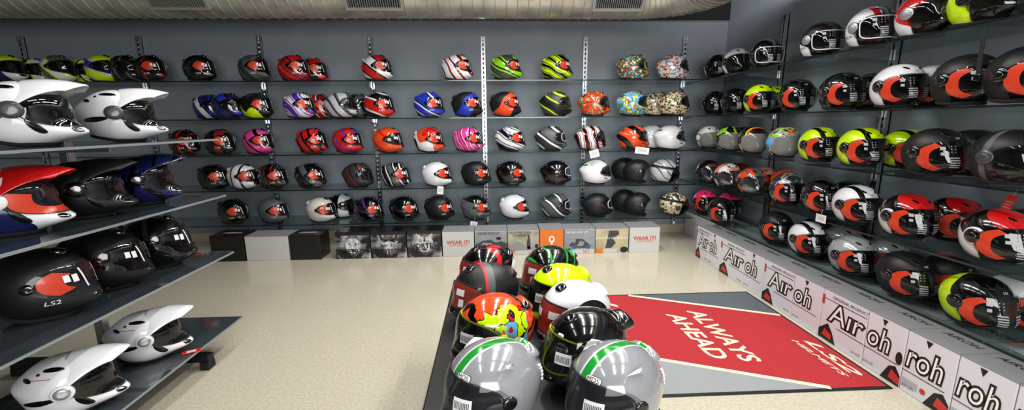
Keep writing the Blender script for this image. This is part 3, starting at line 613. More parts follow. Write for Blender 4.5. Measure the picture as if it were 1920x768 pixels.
TT = [ # u, v of the middle, kind, paint, desc, yaw, opts
 (912, 503, 'sport', split('WKRK', [0, .40, .68, .76], (0, 60, 0), 3), 'black, white and red gloss full-face helmet at the far left corner', 205, dict(film='redfilm', visor='clear', full=1)),
 (908, 543, 'sport', 'tstripe', 'matt black full-face helmet with grey and red stripe', 203, dict(film='redfilm', visor='clear', full=1)),
 (925, 612, 'sport', 'flower:YORYROYCG:14:1:0:2', 'orange and yellow flower-painted full-face helmet', 205, dict(visor='smoke', seal='yframe', disc='yellow', drop=('top_vent',))),
 (922, 716, 'sport', 'silver_green', 'silver full-face helmet with green centre stripe, front left', 213, dict(visor='clear', mds=1, drop=('top_vent',))),
 (1030, 505, 'sport', 'wave:KKKGK:9:4:30:3', 'black full-face helmet with green line drawing at the far right corner', 205, dict(film='redfilm', visor='clear', full=1)),
 (1048, 545, 'sport', split('KYYY', [0, .36, .6, .8], (0, 84, 0), 2), 'fluorescent yellow full-face helmet between two darker ones', 205, dict(visor='smoke')),
 (1075, 583, 'sport', 'ttwhite', 'white full-face helmet with black edging and red film', 207, dict(film='redfilm', visor='clear', full=1)),
 (1095, 645, 'sport', 'K', 'gloss black full-face helmet with yellow-edged visor', 207, dict(visor='smoke', seal='yframe', agv=1)),
 (1150, 722, 'sport', 'silver_green', 'silver full-face helmet with green centre stripe, front right', 210, dict(visor='clear', mds=1, drop=('top_vent',)))]
SPL.update(silver_green=silver_green, tstripe=lambda: split('MMARMM', [0, .42, .50, .58, .61, .9], (0, 10, 0), 0, True), ttwhite=lambda: stripe('WWK', [0, .4, .72]))
for (u, v, kind, lk, desc, yaw, opt) in TT:
    opt = dict(opt); full = opt.pop('full', 0); mds = opt.pop('mds', 0); agv = opt.pop('agv', 0)
    p = onZ(u, v, ZT+.135)
    h = helmet(kind, (p.x, p.y, ZT), yaw, lk if not isinstance(lk, str) else P_(lk), desc + ' on the black table', 'helmets on the black display table', scale=1.0, sticker=False, **{k: v for k, v in opt.items() if k not in ('film',)}, trim='gloss')
    if full:
        mk('protective_film', merge([sheet(SP, SPP, 0, .97, .0045)]), M['redfilm'], h)
        for q in (rect_sheet(SP, 12, 34, 8, 20, .0085), rect_sheet(SP, 22, 34, -12, 2, .0085), rect_sheet(SP, -30, -8, 6, 18, .0085)): mk('visor_sticker', merge([q]), M['label'], h)
    else:
        mk('visor_sticker', merge([rect_sheet(SP, 14, 40, -2, 14, .0085)]), M['label'], h)
        mk('barcode', merge([rect_sheet(SP, 16+k*2.2, 17+k*2.2, 1, 10, .0095, 1, 1) for k in range(10)]), M['ink'], h)
    if mds:
        for s in (1, -1): mk('side_panel', merge([patch(SP, (.34, s, .0), .27, .15, .004, 2.8, base=-.002)]), M['darkgrey'], h)
        mk('badge', merge([patch(SP, (.86, .26, .66), .20, .085, .0012, 5, base=0, upv=(0, 0, 1), rot=0)]), M['ink'], h)
        mk('badge_face', merge([patch(SP, (.86, .26, .66), .188, .074, .0022, 5, base=0)]), M['whiteink'], h)
        mk('brand_lettering', merge([wrap_text(SP, 'MDS', (.86, .26, .66), .15, off=.0034, shear=0)]), M['ink'], h)
        for s in (1, -1):
            d, r_, u_ = basis((.05, s*.66, .72)); f = -s  # arrow-shaped fin pointing back
            pts = [(.24*f*-1, .10), (-.02*f*-1, .03), (-.26*f*-1, -.02), (-.02*f*-1, -.06), (.14*f*-1, -.10), (.08*f*-1, .0)]
            V = [SP.Pd(d+r_*x+u_*y, .0) for x, y in pts] + [SP.Pd(d+r_*x*.8+u_*y*.8, o) for (x, y), o in zip(pts, (.004, .012, .004, .014, .010, .016))]
            n = len(pts); fin = mesh(V, [(i, (i+1) % n, n+(i+1) % n, n+i) for i in range(n)] + [tuple(range(n, 2*n))], False)
            mk('raised_fin', fin, P_('S'), h)
        for s in (1, -1): mk('rear_vent', merge([patch(SP, (-.90, s*.62, .02+k*.10), .035, .028, .004, 3) for k in range(5)]), M['label'], h)
    if agv:
        mk('tail_fin', merge([patch(SP, (-.93, 0, .40), .44, .22, .040, 2.2)]), P_('K'), h)
        mk('badge', merge([patch(SP, (.88, .15, .62), .10, .07, .0012, 4, base=0)]), M['whiteink'], h)
        mk('brand_lettering', merge([wrap_text(SP, 'AGV', (.88, .15, .62), .075, off=.003, shear=0)]), M['ink'], h)

# ------------------------------------------------------------------ floor mat
mx0, mx1, my0, my1 = .74, 2.005, 1.85, 3.115
M['matred'] = noise_mat('red_carpet_pile', '9c1f26', 'b4262d', 260, .95, 3, bump=.4); M['matdark'] = noise_mat('dark_grey_carpet_pile', '4d5359', '595f65', 260, .95, 3, bump=.4)
M['matlight'] = noise_mat('light_grey_carpet_pile', '8b8e91', '989b9d', 260, .95, 3, bump=.4); M['matcream'] = noise_mat('cream_carpet_pile', 'd2c6ae', 'ddd3bd', 260, .95, 3)
fm_ = mk('floor_mat', box_me(mx0, mx1, my0, my1, 0, .006, .002, 1), M['rubber']); tag(fm_, 'red and grey logo floor mat with black rubber edge on the cream floor', 'mat')
X3, Y3, Z3 = Vector((1, 0, 0)), Vector((0, 1, 0)), Vector((0, 0, 1))
b = .018; ix0, ix1, iy0, iy1 = mx0+b, mx1-b, my0+b, my1-b
def flat(pts, z): return [Vector((x, y, z)) for x, y in pts], [tuple(range(len(pts)))]
pa, pb = onZ(1178, 553, .007), onZ(1462, 590, .007); pc, pd = onZ(1200, 667, .007), onZ(1590, 732, .007)
def line_y(p, q, x): return p.y+(q.y-p.y)*(x-p.x)/(q.x-p.x)
ua, ub = min(iy1, line_y(pa, pb, ix0)), line_y(pa, pb, ix1)
xa = pa.x + (iy1-pa.y)*(pb.x-pa.x)/(pb.y-pa.y); xc = pc.x + (iy0-pc.y)*(pd.x-pc.x)/(pd.y-pc.y); ly = line_y(pc, pd, ix0)
xa = max(xa, ix0+.05); xc = min(xc, ix1-.05); cw = .03
mk('red_field', merge([flat([(xc, iy0), (ix1, iy0), (ix1, ub), (xa, iy1), (ix0, iy1), (ix0, ly)], .0068)], False), M['matred'], fm_)
mk('dark_grey_corner', merge([flat([(xa, iy1), (ix1, ub), (ix1, iy1)], .0068)], False), M['matdark'], fm_)
mk('light_grey_corner', merge([flat([(ix0, iy0), (xc, iy0), (ix0, ly)], .0068)], False), M['matlight'], fm_)
def band(p, q, w):
    d = (Vector(q)-Vector(p)).normalized(); n = Vector((-d.y, d.x))*w/2
    return [(p[0]+n.x, p[1]+n.y), (p[0]-n.x, p[1]-n.y), (q[0]-n.x, q[1]-n.y), (q[0]+n.x, q[1]+n.y)]
mk('cream_stripe', merge([flat(band((xa, iy1-.002), (ix1-.002, ub), cw)[::1], .0074), flat(band((ix0+.002, ly), (xc, iy0+.002), cw), .0074)], False), M['matcream'], fm_)
def mat_text(s, p0, p1, shear, name, h=None, zz=.0076):
    """lettering woven into the pile from p0 to p1"""
    V, Fc = text_raw(s, 1., shear, .022); xs = [v[0] for v in V]; ys = [v[1] for v in V]; w = max(xs)-min(xs); d = p1-p0; d.z = 0; ln = d.length; d.normalize()
    u_ = Vector((-d.y, d.x, 0)); sx = ln/w; sy = (h/(max(ys)-min(ys))) if h else sx; cx, cy = (max(xs)+min(xs))/2, (max(ys)+min(ys))/2; o = (p0+p1)/2; o.z = zz
    mk(name, merge([([o+d*((x-cx)*sx)+u_*((y-cy)*sy) for x, y, z in V], Fc)], False), M['matcream'], fm_)
mat_text('ALWAYS', onZ(1300, 583, 0), onZ(1412, 680, 0), .15, 'slogan_lettering', .115)
mat_text('AHEAD', onZ(1262, 589, 0), onZ(1352, 674, 0), .15, 'slogan_lettering', .115)
mat_text('LS2', onZ(1514, 639, 0), onZ(1610, 706, 0), .35, 'logo_lettering', .062)
mat_text('HELMETS', onZ(1487, 638, 0), onZ(1588, 708, 0), .35, 'logo_lettering', .028)
mat_text('LS2', onZ(1142, 567, 0), onZ(1172, 611, 0), .35, 'logo_lettering', .085)
mat_text('HELMETS', onZ(1126, 569, 0), onZ(1153, 613, 0), .35, 'logo_lettering', .032)

# ------------------------------------------------------------------ boxes along the right wall
M['card'] = mat('white_card', 'd6d4dc', .45); M['cardtop'] = mat('grey_card', '85878a', .5)
XB = 2.04; BH = .318
tops = [(1308, 425), (1331, 437), (1353, 450), (1398, 471), (1435, 489), (1491, 516), (1545, 541), (1630, 583), (1704, 619), (1800, 667), (1911, 722), (2046, 790)]
ys = [onX(u, v, XB).y for u, v in tops]
types = ['A', 'R', 'A', 'R', 'A', 'R', 'A', 'R', 'R', 'R', 'R']
places = ['at the corner end of the row', 'second from the corner', 'third from the corner', 'fourth from the corner', 'fifth from the corner', 'beyond the far end of the floor mat', 'beside the dark grey corner of the mat', 'with a hand hole beside the mat lettering', 'beside the near corner of the mat', 'second from the right edge', 'nearest, cut by the bottom right edge']
for i in range(len(ys)-1):
    y1, y0 = ys[i]-.002, ys[i+1]+.002; w = y1-y0; cy = (y0+y1)/2
    e = empty('helmet_box', (XB, cy, 0), 0, f'white printed helmet box {places[i]}, along right wall', 'box', 'white helmet boxes along the right wall')
    mk('carton', box_me(0, .27, -w/2, w/2, 0, BH, .003, 1), M['card'], e)
    mk('lid', box_me(-.0005, .2705, -w/2, w/2, BH, BH+.003), M['cardtop'], e)
    o = Vector((-.0012, 0, 0)); r = -Y3; u_ = Z3  # reading direction towards the camera end
    def at(s, z): return Vector((-.0012, -s*w, z))
    dk, rd, gy = [], [], []
    word = 'A\u0131r' if types[i] == 'A' else ('oh' if i < 8 else 'roh')
    V, Fc = text_raw(word, .17, .12, .0105); V2, F2 = text_raw(word, .17, .12, -.001)
    wx = max(v[0] for v in V)-min(v[0] for v in V)
    sx = (.86 if types[i] == 'A' else .66 if i < 8 else .80)*w/wx
    cxx = .5-.435 if types[i] == 'A' else (-.5+.345 if i < 8 else -.5+.42)
    zc = .19
    dk.append(([Vector((-.0012, -(cxx*w+x*sx), zc+y-(x*sx)*.0)) for x, y, z in V], Fc))
    wh = ([Vector((-.0020, -(cxx*w+x*sx), zc+y)) for x, y, z in V2], F2)
    # long rules above and below the word
    if types[i] == 'A':
        dk += [poly(at(0, 0), r, u_, [(-.5*w, .262), (.5*w, .262), (.5*w, .266), (-.5*w, .266)]), poly(at(0, 0), r, u_, [(-.1*w, .110), (.5*w, .110), (.5*w, .114), (-.1*w, .114)])]
        dk.append(flat_text('ORIGINAL PRODUCT', .026, at(.12, .288), r, u_, .2))
        # shield emblem at the lower left
        dk.append(poly(at(0, 0), r, u_, [(-.5*w, .005), (-.5*w, .06), (-.30*w, .115), (-.18*w, .07), (-.08*w, .005)]))
        rd.append(([Vector((-.0020, -x, y)) for x, y in [(-.42*w, .03), (-.36*w, .075), (-.18*w, .055), (-.20*w, .02)]], [(0, 1, 2, 3)]))
        rd.append(poly(Vector((-.002, 0, 0)), r, u_, [(-.5*w, .225), (-.44*w, .225), (-.44*w, .285), (-.5*w, .285)]))
        gy.append(flat_text('airoh', .03, at(.36, .035), r, u_, .2))
    else:
        dk += [poly(at(0, 0), r, u_, [(-.5*w, .110), (.38*w, .110), (.38*w, .114), (-.5*w, .114)]), poly(at(0, 0), r, u_, [(-.12*w, .31), (.02*w, .31), (-.05*w, .275)])]
        gy.append(flat_text('airoh', .03, at(-.34, .035), r, u_, .2))
        if i >= 7:
            dk.append(poly(at(0, 0), r, u_, [(.02*w, .003), (.20*w, .085), (.36*w, .10), (.5*w, .06), (.5*w, .003)]))
            rd.append(([Vector((-.0020, -x, y)) for x, y in [(.22*w, .025), (.28*w, .075), (.5*w, .05), (.5*w, .012)]], [(0, 1, 2, 3)]))
        if i == 7: dk.append(ell(Vector((-.0022, -.41*w, .15)), r, u_, .018, .035))
        if i >= 8:
            for k in range(5): gy.append(quad(at(-.30, .07-k*.008), r, u_, .08, .003))
            rd.append(ell(Vector((-.002, .02*w, .055)), r, u_, .014, .014))
    mk('printed_lettering', merge(dk, False), M['ink'], e); mk('lettering_fill', merge([wh], False), M['whiteink'], e)
    for q in rd: mk('red_print', merge([q], False), M['redink'], e)
    mk('small_print', merge(gy, False), M['greyink'], e)
    mk('lid_lettering', merge([flat_text('AIROH', .05, Vector((.14, 0, BH+.0042)), -Y3, X3, .2)], False), M['ink'], e)

yy = YW-.05; M['lidlifted'] = mat('lightened_grey_card', 'b9bbbd', .5)  # second-row lid colour lightened to make up for dim light under the shelf
for k in range(11):
    y1 = yy-k*.30; y0 = y1-.292
    e = empty('helmet_box', (2.335, (y0+y1)/2, 0), 0, 'grey topped helmet box stored under the lowest right-hand glass shelf, behind the front row', 'box', 'boxes stored under the right-hand shelf')
    mk('carton', box_me(0, .27, y0-(y0+y1)/2, y1-(y0+y1)/2, 0, .300, .003, 1), M['card'], e)
    mk('lid', box_me(-.0005, .2705, y0-(y0+y1)/2, y1-(y0+y1)/2, .300, .303), M['lidlifted'], e)
    mk('lid_lettering', merge([flat_text('AIROH', .06, Vector((.12, 0, .3035)), -Y3, X3, .2)], False), M['ink'], e)

# ------------------------------------------------------------------ boxes along the back wall
YB = 4.21
M['bwprint'] = noise_mat('smoky_black_white_print', '08080a', 'b4b5b8', 9, .4, 5, .45, .68)
M['fur'] = noise_mat('pale_fur_print', '77797c', 'd4d5d6', 30, .4, 4, .35, .6); M['greycard'] = mat('light_grey_card', 'c3c4c2', .5); M['blackcard'] = mat('black_card', '0c0c0d', .35, 0, .3); M['orangecard'] = mat('orange_card', 'd97325', .5)
M['roadprint'] = noise_mat('grey_track_print', '7c8188', '9a9ea3', 5, .45); M['sandprint'] = noise_mat('sandy_track_print', 'a59a78', 'c7bd9c', 6, .45); M['hillprint'] = noise_mat('hill_print', '8d8672', 'b8b3a4', 7, .45)
M['inkblue'] = mat('blue_ink', '3f4f86', .5); M['inkgrey'] = mat('dark_grey_ink', '3a3c40', .5)
bb = [(392, 456, .26, 'dark', 'black', 'box with pale lid, leftmost of the black ones'), (458, 540, .25, 'plain', 'white', 'plain white box left of the black boxes'), (541, 600, .25, 'dark', 'black', 'box with white brush stroke left of the animal boxes'),
      (628, 694, .275, 'metro', 'black', 'black and white animal face box reading METRO'), (695, 762, .275, 'sub', 'black', 'black and white antlered deer box reading SUBVERTER'), (763, 828, .275, 'vortex', 'black', 'black and white wolf box reading VORTEX'),
      (829, 889, .262, 'wear', 'white', 'white box reading WEAR IT! beside the wolf box'), (890, 951, .262, 'ride', 'grey', 'grey box with motorcycle rider close-up'), (952, 1011, .262, 'walk', 'grey', 'box with hill landscape and standing figure'), (1012, 1057, .27, 'orange', 'orange', 'bright orange box with white emblem'),
      (1058, 1116, .262, 'race', 'grey', 'box with racing motorcycle picture'), (1117, 1178, .262, 'born', 'sand', 'sand-coloured box with leaning rider'), (1180, 1237, .27, 'wear', 'white', 'white box reading WEAR IT! at the right end')]
for (u0, u1, h, kind, c, d) in bb:
    dep = .25; x0, x1 = onY(u0, 450, YB).x+.002, onY(u1, 450, YB).x-.002; w = x1-x0; xc_ = (x0+x1)/2
    lbl = d if 'box' in d.split() or 'box' in d else d
    if lbl.startswith('box'): lbl = ('black ' if c == 'black' else 'cardboard ') + lbl
    e = empty('helmet_box', (xc_, YB, 0), 0, lbl + ', along the back wall', 'box', 'helmet boxes along the back wall')
    body = dict(black='blackcard', white='greycard', grey='greycard', orange='orangecard', sand='greycard')[c]
    mk('carton', box_me(-w/2, w/2, 0, dep, 0, h, .003, 1), M[body], e)
    mk('lid', box_me(-w/2-.001, w/2+.001, -.001, dep+.001, h, h+.003), M['blackcard' if c == 'black' else 'cardtop'], e)
    O = Vector((0, -.0015, 0)); O2 = Vector((0, -.0025, 0)); O3 = Vector((0, -.0035, 0))
    def q_(x0_, x1_, z0, z1, o=O): return poly(o, X3, Z3, [(x0_*w, z0*h), (x1_*w, z0*h), (x1_*w, z1*h), (x0_*w, z1*h)])
    def T(s, size, x, z, o=O3, shear=0., off=0.): return flat_text(s, size, o+X3*(x*w)+Z3*(z*h), X3, Z3, shear, off)
    if kind in ('metro', 'sub', 'vortex'):
        mk('printed_panel', merge([q_(-.5, .5, 0, .88)], False), M['bwprint'], e)
        sh, lt = [], []
        if kind == 'vortex':
            lt += [poly(O2, X3, Z3, [(-.20*w, .80*h), (-.25*w, .93*h), (-.08*w, .80*h), (.08*w, .80*h), (.25*w, .93*h), (.20*w, .80*h), (.27*w, .55*h), (.10*w, .22*h), (-.10*w, .22*h), (-.27*w, .55*h)])]
            sh += [poly(O3, X3, Z3, [(-.05*w, .26*h), (.05*w, .26*h), (.08*w, .33*h), (-.08*w, .33*h)]), ell(O3+X3*(-.11*w)+Z3*(.62*h), X3, Z3, .03*w, .016*h), ell(O3+X3*(.11*w)+Z3*(.62*h), X3, Z3, .03*w, .016*h), poly(O3, X3, Z3, [(-.03*w, .60*h), (0, .82*h), (.03*w, .60*h)])]
        elif kind == 'sub':
            lt += [poly(O2, X3, Z3, [(-.13*w, .60*h), (0, .66*h), (.13*w, .60*h), (.06*w, .18*h), (-.06*w, .18*h)]), poly(O2, X3, Z3, [(-.12*w, .58*h), (-.30*w, .66*h), (-.14*w, .50*h)]), poly(O2, X3, Z3, [(.12*w, .58*h), (.30*w, .66*h), (.14*w, .50*h)])]
            for s in (-1, 1):
                sh += [poly(O3, X3, Z3, [(s*.05*w, .62*h), (s*.22*w, .70*h), (s*.26*w, .88*h), (s*.21*w, .88*h), (s*.17*w, .74*h), (s*.04*w, .66*h)][::s]), ell(O3+X3*(s*.08*w)+Z3*(.48*h), X3, Z3, .02*w, .02*h)]
            sh.append(ell(O3+Z3*(.22*h), X3, Z3, .04*w, .03*h))
        else:
            lt += [ell(O2+Z3*(.50*h), X3, Z3, .22*w, .30*h)]
            sh += [ell(O3+X3*(s*.09*w)+Z3*(.56*h), X3, Z3, .03*w, .025*h) for s in (-1, 1)] + [ell(O3+Z3*(.30*h), X3, Z3, .06*w, .04*h)]
        mk('animal_print', merge(lt, False), M['fur'], e); mk('animal_features', merge(sh, False), M['ink'], e)
        mk('printed_lettering', merge([T(dict(metro='METRO', sub='SUBVERTER', vortex='VORTEX')[kind], dict(metro=.07, sub=.052, vortex=.072)[kind], 0, .43 if kind == 'vortex' else .27, O3-Y3*.001, 0, .0012)], False), M['ink'], e)
    elif kind == 'dark':
        mk('brush_stroke', merge([ell(Vector((0, .12, h+.0042)), X3, Y3, .10, .03)], False), M['greyink'], e)
    elif kind == 'wear':
        mk('printed_lettering', merge([T('WEAR IT!', .056, 0, .56, O, 0, .001)], False), M['redink'], e); mk('small_print', merge([T('ES A SCHUBERTH', .024, 0, .44, O)], False), M['orangeink'], e)
    elif kind in ('ride', 'walk', 'race', 'born'):
        mk('picture_print', merge([q_(-.5, .5, .20 if kind != 'ride' else 0, .97)], False), M[dict(ride='roadprint', walk='hillprint', race='roadprint', born='sandprint')[kind]], e)
        d_, wv, ob = [], [], []
        if kind == 'ride':
            d_ += [poly(O2, X3, Z3, [(-.5*w, 0), (-.5*w, .45*h), (-.25*w, .62*h), (.1*w, .66*h), (.5*w, .5*h), (.5*w, 0)])]
            wv += [ell(O3+X3*(.17*w)+Z3*(.72*h), X3, Z3, .17*w, .18*h), poly(O3, X3, Z3, [(-.40*w, .30*h), (-.25*w, .55*h), (.05*w, .50*h), (.0, .25*h)])]
            ob += [ell(O3-Y3*.001+X3*(.24*w)+Z3*(.70*h), X3, Z3, .08*w, .06*h)]
            head = 'NEVER GIVE UP'
        elif kind == 'walk':
            d_ += [poly(O2, X3, Z3, [(.12*w, .24*h), (.10*w, .50*h), (.14*w, .72*h), (.20*w, .72*h), (.23*w, .48*h), (.22*w, .24*h)]), ell(O2+X3*(.17*w)+Z3*(.77*h), X3, Z3, .03*w, .05*h)]
            wv += [poly(O2, X3, Z3, [(-.5*w, .35*h), (-.2*w, .58*h), (.05*w, .38*h), (.5*w, .30*h), (.5*w, .22*h), (-.5*w, .22*h)])]; ob += [ell(O2+X3*(.42*w)+Z3*(.36*h), X3, Z3, .06*w, .08*h)]
            head = 'REDEFINE YOUR\nSTANDARDS'
        elif kind == 'race':
            d_ += [poly(O2, X3, Z3, [(-.34*w, .35*h), (-.20*w, .62*h), (.10*w, .60*h), (.36*w, .34*h), (.30*w, .24*h), (-.22*w, .26*h)])]
            wv += [ell(O3+X3*(-.20*w)+Z3*(.55*h), X3, Z3, .07*w, .10*h), poly(O3, X3, Z3, [(-.10*w, .32*h), (.02*w, .55*h), (.16*w, .48*h), (.10*w, .32*h)])]
            ob += [ell(O3+X3*(-.18*w)+Z3*(.30*h), X3, Z3, .08*w, .10*h), ell(O3+X3*(.27*w)+Z3*(.30*h), X3, Z3, .08*w, .09*h)]
            head = 'NEVER GIVE UP'
        else:
            d_ += [poly(O2, X3, Z3, [(-.20*w, .22*h), (-.15*w, .60*h), (-.10*w, .92*h), (.18*w, .92*h), (.22*w, .78*h), (.02*w, .60*h), (.12*w, .42*h), (-.02*w, .22*h)])]
            wv += [poly(O3, X3, Z3, [(.14*w, .62*h), (.24*w, .80*h), (.30*w, .70*h), (.20*w, .30*h), (.12*w, .34*h)])]; ob += [ell(O2+X3*(.38*w)+Z3*(.14*h), X3, Z3, .12*w, .12*h)]
            head = 'BORN TO GO AHEAD'
        mk('rider_print', merge(d_, False), M['inkgrey'], e); mk('light_print', merge(wv, False), M['greyink' if kind != 'born' else 'sandprint'], e); mk('dark_print', merge(ob, False), M['ink' if kind != 'race' else 'inkblue'], e)
        big = dict(ride=(.032, -.08, .90), walk=(.030, -.10, .86), race=(.032, -.10, .88), born=(.034, -.02, .62))[kind]
        mk('printed_lettering', merge([T(head, big[0], big[1], big[2], O3-Y3*.001)], False), M['ink' if kind in ('ride', 'walk') else 'whiteink'], e)
        if kind != 'ride':
            mk('orange_square', merge([q_(-.5, -.27, 0, .20, O2)], False), M['orangecard'], e)
            mk('model_lettering', merge([T(dict(walk='C4', race='SR2', born='S2')[kind], .045, .22, .10, O3)], False), M['orangeink'], e)
    elif kind == 'orange':
        mk('emblem', merge([ell(O+Z3*(.60*h), X3, Z3, .03, .036), q_(-.045, .045, .40, .46)], False), M['whiteink'], e)
        mk('emblem_core', merge([ell(O2+Z3*(.61*h), X3, Z3, .016, .020)], False), M['orangecard'], e)
        mk('printed_lettering', merge([T('SCHUBERTH', .026, 0, .30, O)], False), M['whiteink'], e)

# ------------------------------------------------------------------ left display rack with peaked helmets
XLF, XLB = -1.55, -2.03; ZL = [.186, .600, .942, 1.262]; YL0, YL1 = .55, 2.515; XC, YC = -2.14, 1.5
M['rackglass'] = noise_mat('grey_glass_plate', '2c3338', '343c41', 2, .10, coat=.6)
M['plateedge'] = mat('bright_plate_edge', '8a9296', .2, .3, .4)
rk = empty('display_rack', (XC, YC, 0), 0, 'black gondola rack with four grey glass plates at the left', 'rack')
for y in (-.75, .76):
    mk('rack_post', box_me(-.022, .022, y-.022, y+.022, .085, 1.50, .004), M['chrome'], rk)
    mk('foot_bar', box_me(-.50, .55, y-.025, y+.025, .045, .085, .003), M['dark'], rk)
    mk('foot_pad', box_me(.50, .55, y-.03, y+.03, 0, .045, .004), M['rubber'], rk); mk('foot_pad', box_me(-.50, -.45, y-.03, y+.03, 0, .045, .004), M['rubber'], rk)
for z in ZL+[1.5]: mk('cross_bar', box_me(-.02, .02, -.72, .73, z-.03, z-.012), M['dark'], rk)
for z in ZL:
    for y in (-.6, .4): mk('plate_bracket', box_me(.02, .52, y-.006, y+.006, z-.034, z-.012), M['chrome'], rk)
for z in ZL:
    pl = mk('glass_plate', box_me(XLB-XC-.05, XLF-XC, YL0-YC, YL1-YC, z-.010, z, .002, 1), M['rackglass'], rk)
    mk('plate_edge', boxes_me([(XLF-XC, XLF-XC+.004, YL0-YC, YL1-YC, z-.010, z), (XLB-XC-.05, XLF-XC, YL1-YC, YL1-YC+.004, z-.010, z)]), M['plateedge'], pl)
adv_white = lambda: paint('solid', 'W')
AW = dict(disc='white', visor='smoke')
lr = [ # shelf index, u, v, X or None, kind, paint, desc, yaw, opts
 (3, 46, 208, -1.80, 'adventure', 'W', 'large white peaked helmet on the top rack plate, nearest the front', 18, dict(disc='darkgrey')),
 (3, 226, 214, -1.80, 'adventure', 'W', 'white peaked helmet on the top rack plate, behind the nearest one', 18, dict(disc='darkgrey')),
 (2, 14, 376, -1.80, 'adventure', 'adv_rb', 'white, red and blue peaked helmet on the second rack plate', 20, dict(film='film', disc='white', visor='clear', peak='adv_peak')),
 (2, 160, 372, -1.80, 'adventure', 'M', 'matt black peaked helmet on the second rack plate', 20, dict(film=None, disc='gloss')),
 (2, 268, 362, -1.80, 'adventure', 'wave:IKI:6:2:0:1', 'navy blue peaked helmet at the far end of the second rack plate', 20, dict(disc='gloss')),
 (1, 88, 565, -1.77, 'sport', 'M', 'matt black full-face helmet with orange film on the third rack plate', 18, dict(film='film', letter=1, visor='clear')),
 (1, 204, 512, -1.79, 'sport', 'adv_bg', 'black and lime full-face helmet on the third rack plate', 18, dict(visor='smoke')),
 (1, 300, 485, -1.79, 'sport', 'wave:KDK:6:2:0:3', 'black full-face helmet at the far end of the third rack plate', 18, dict(visor='smoke')),
 (0, 132, 712, None, 'adventure', 'W', 'white peaked helmet with thin red lines at the near end of the lowest plate', 22, AW),
 (0, 276, 624, None, 'adventure', 'W', 'white peaked helmet at the far end of the lowest plate, beside red tag', 22, AW)]
SPL.update(adv_rb=lambda: split('IWWR', [0, .36, .5, .80], (0, 75, 0), 4), adv_peak=lambda: split('WR', [0, .62], (0, 10, 0), 2), adv_bg=lambda: split('MYMM', [0, .10, .26, .6], (0, 60, 0), 3, True))
for (si, u, v, X, kind, lk, desc, yaw, opt) in lr:
    z = ZL[si]; p = onX(u, v, X) if X is not None else onZ(u, v, z+.13); opt = dict(opt)
    if 'peak' in opt: opt['peak'] = P_(opt['peak'])
    h = helmet(kind, (p.x, p.y, z), yaw, P_(lk), desc, 'helmets on the left display rack', scale=.93 if kind == 'adventure' else 1.04, sticker=(kind == 'sport'), **opt)
    if si == 0:
        for s in (1, -1): mk('red_pinstripe', merge([rect_sheet(AD, s*22, s*60, -42, -40.6, .002, 8, 1), rect_sheet(AD, s*95, s*140, 34, 35.2, .002, 8, 1)]), M['redink'], h)
        for s in (1, -1): mk('mount_cap', merge([patch(AD, (.16, s, .10), .19, .19, .0225, 2.0)]), M['silver'], h)

# ------------------------------------------------------------------ tags
def card(loc, w, h, yaw, tilt, label, material='label', ink=True, name='price_tag', bars='ink', grp='hanging price tags'):
    e = empty(name, loc, yaw, label, 'tag', grp); e.rotation_euler = (tilt[0], tilt[1], yaw)
    mk('card', box_me(-w/2, w/2, -.0006, .0006, -h, 0), M[material], e)
    mk('string', merge([tube([Vector((0, 0, 0)), Vector((.004, 0, .02)), Vector((.0, .004, .035))], .0008, 5, closed=False)]), M['label'], e)
    if ink: mk('printed_lines', boxes_me([(-w*.32, w*.32, -.0011, -.0006, -h*(.30+k*.12), -h*(.26+k*.12)) for k in range(4)]), M['greyink'], e)
    return e
for (u, v, w, h, tilt, lb) in [(826, 349, .065, .085, (0, .10, 0), 'white price tag hanging below the plain white helmet'), (889, 415, .075, .055, (0, .15, 0), 'white price tag hanging below the graphite helmet'), (1113, 281, .10, .08, (0, -.25, 0), 'white paper tag hanging below the ink-drawn helmet'), (1205, 276, .15, .07, (0, .12, 0), 'white paper tag hanging below the bright orange-red helmet')]:
    p = onY(u, v, YF-.012); card(p, w, h, 0, tilt, lb)
p = onX(1900, 366, XR0+.10); card(p, .035, .12, -PI/2+.3, (0, .25, 0), 'red and white tag standing up above the near white-red helmet', 'red', True, 'red_tag')
p = onX(1540, 402, XF-.012); card(p, .09, .055, -PI/2, (0, 0, 0), 'white price card on the edge of the fourth right-hand shelf', 'label', True, 'price_card')
p = onZ(358, 660, ZL[0]+.002)
e = empty('red_tag', (XLF-.03, p.y, ZL[0]+.004), R(30), 'small red swing tag lying on the edge of the lowest rack plate', 'tag')
mk('card', box_me(-.03, .05, -.018, .018, 0, .0015), M['red'], e); mk('printed_lines', boxes_me([(-.01, .03, -.01+k*.008, -.007+k*.008, .0015, .002) for k in range(3)]), M['whiteink'], e)
# chin strap dangling through from the top shelf on the right
p0, p1 = onX(1842, 70, XF-.02), onX(1833, 140, XF-.02)
st = mk('chin_strap', merge([([p0+Vector((0, .010, .03)), p0+Vector((0, -.010, .03)), p1+Vector((0, -.009, 0)), p1+Vector((0, .009, 0)), p0+Vector((.004, .010, .03)), p0+Vector((.004, -.010, .03)), p1+Vector((.004, -.009, 0)), p1+Vector((.004, .009, 0))], [(0, 1, 2, 3), (7, 6, 5, 4), (0, 4, 5, 1), (1, 5, 6, 2), (2, 6, 7, 3), (3, 7, 4, 0)])], False), M['rubber'])
tag(st, 'black chin strap hanging over the top right-hand shelf edge', 'strap')
mk('buckle', box_me(p1.x-.006, p1.x+.010, p1.y-.014, p1.y+.014, p1.z-.028, p1.z+.002, .004), M['gloss'], st)

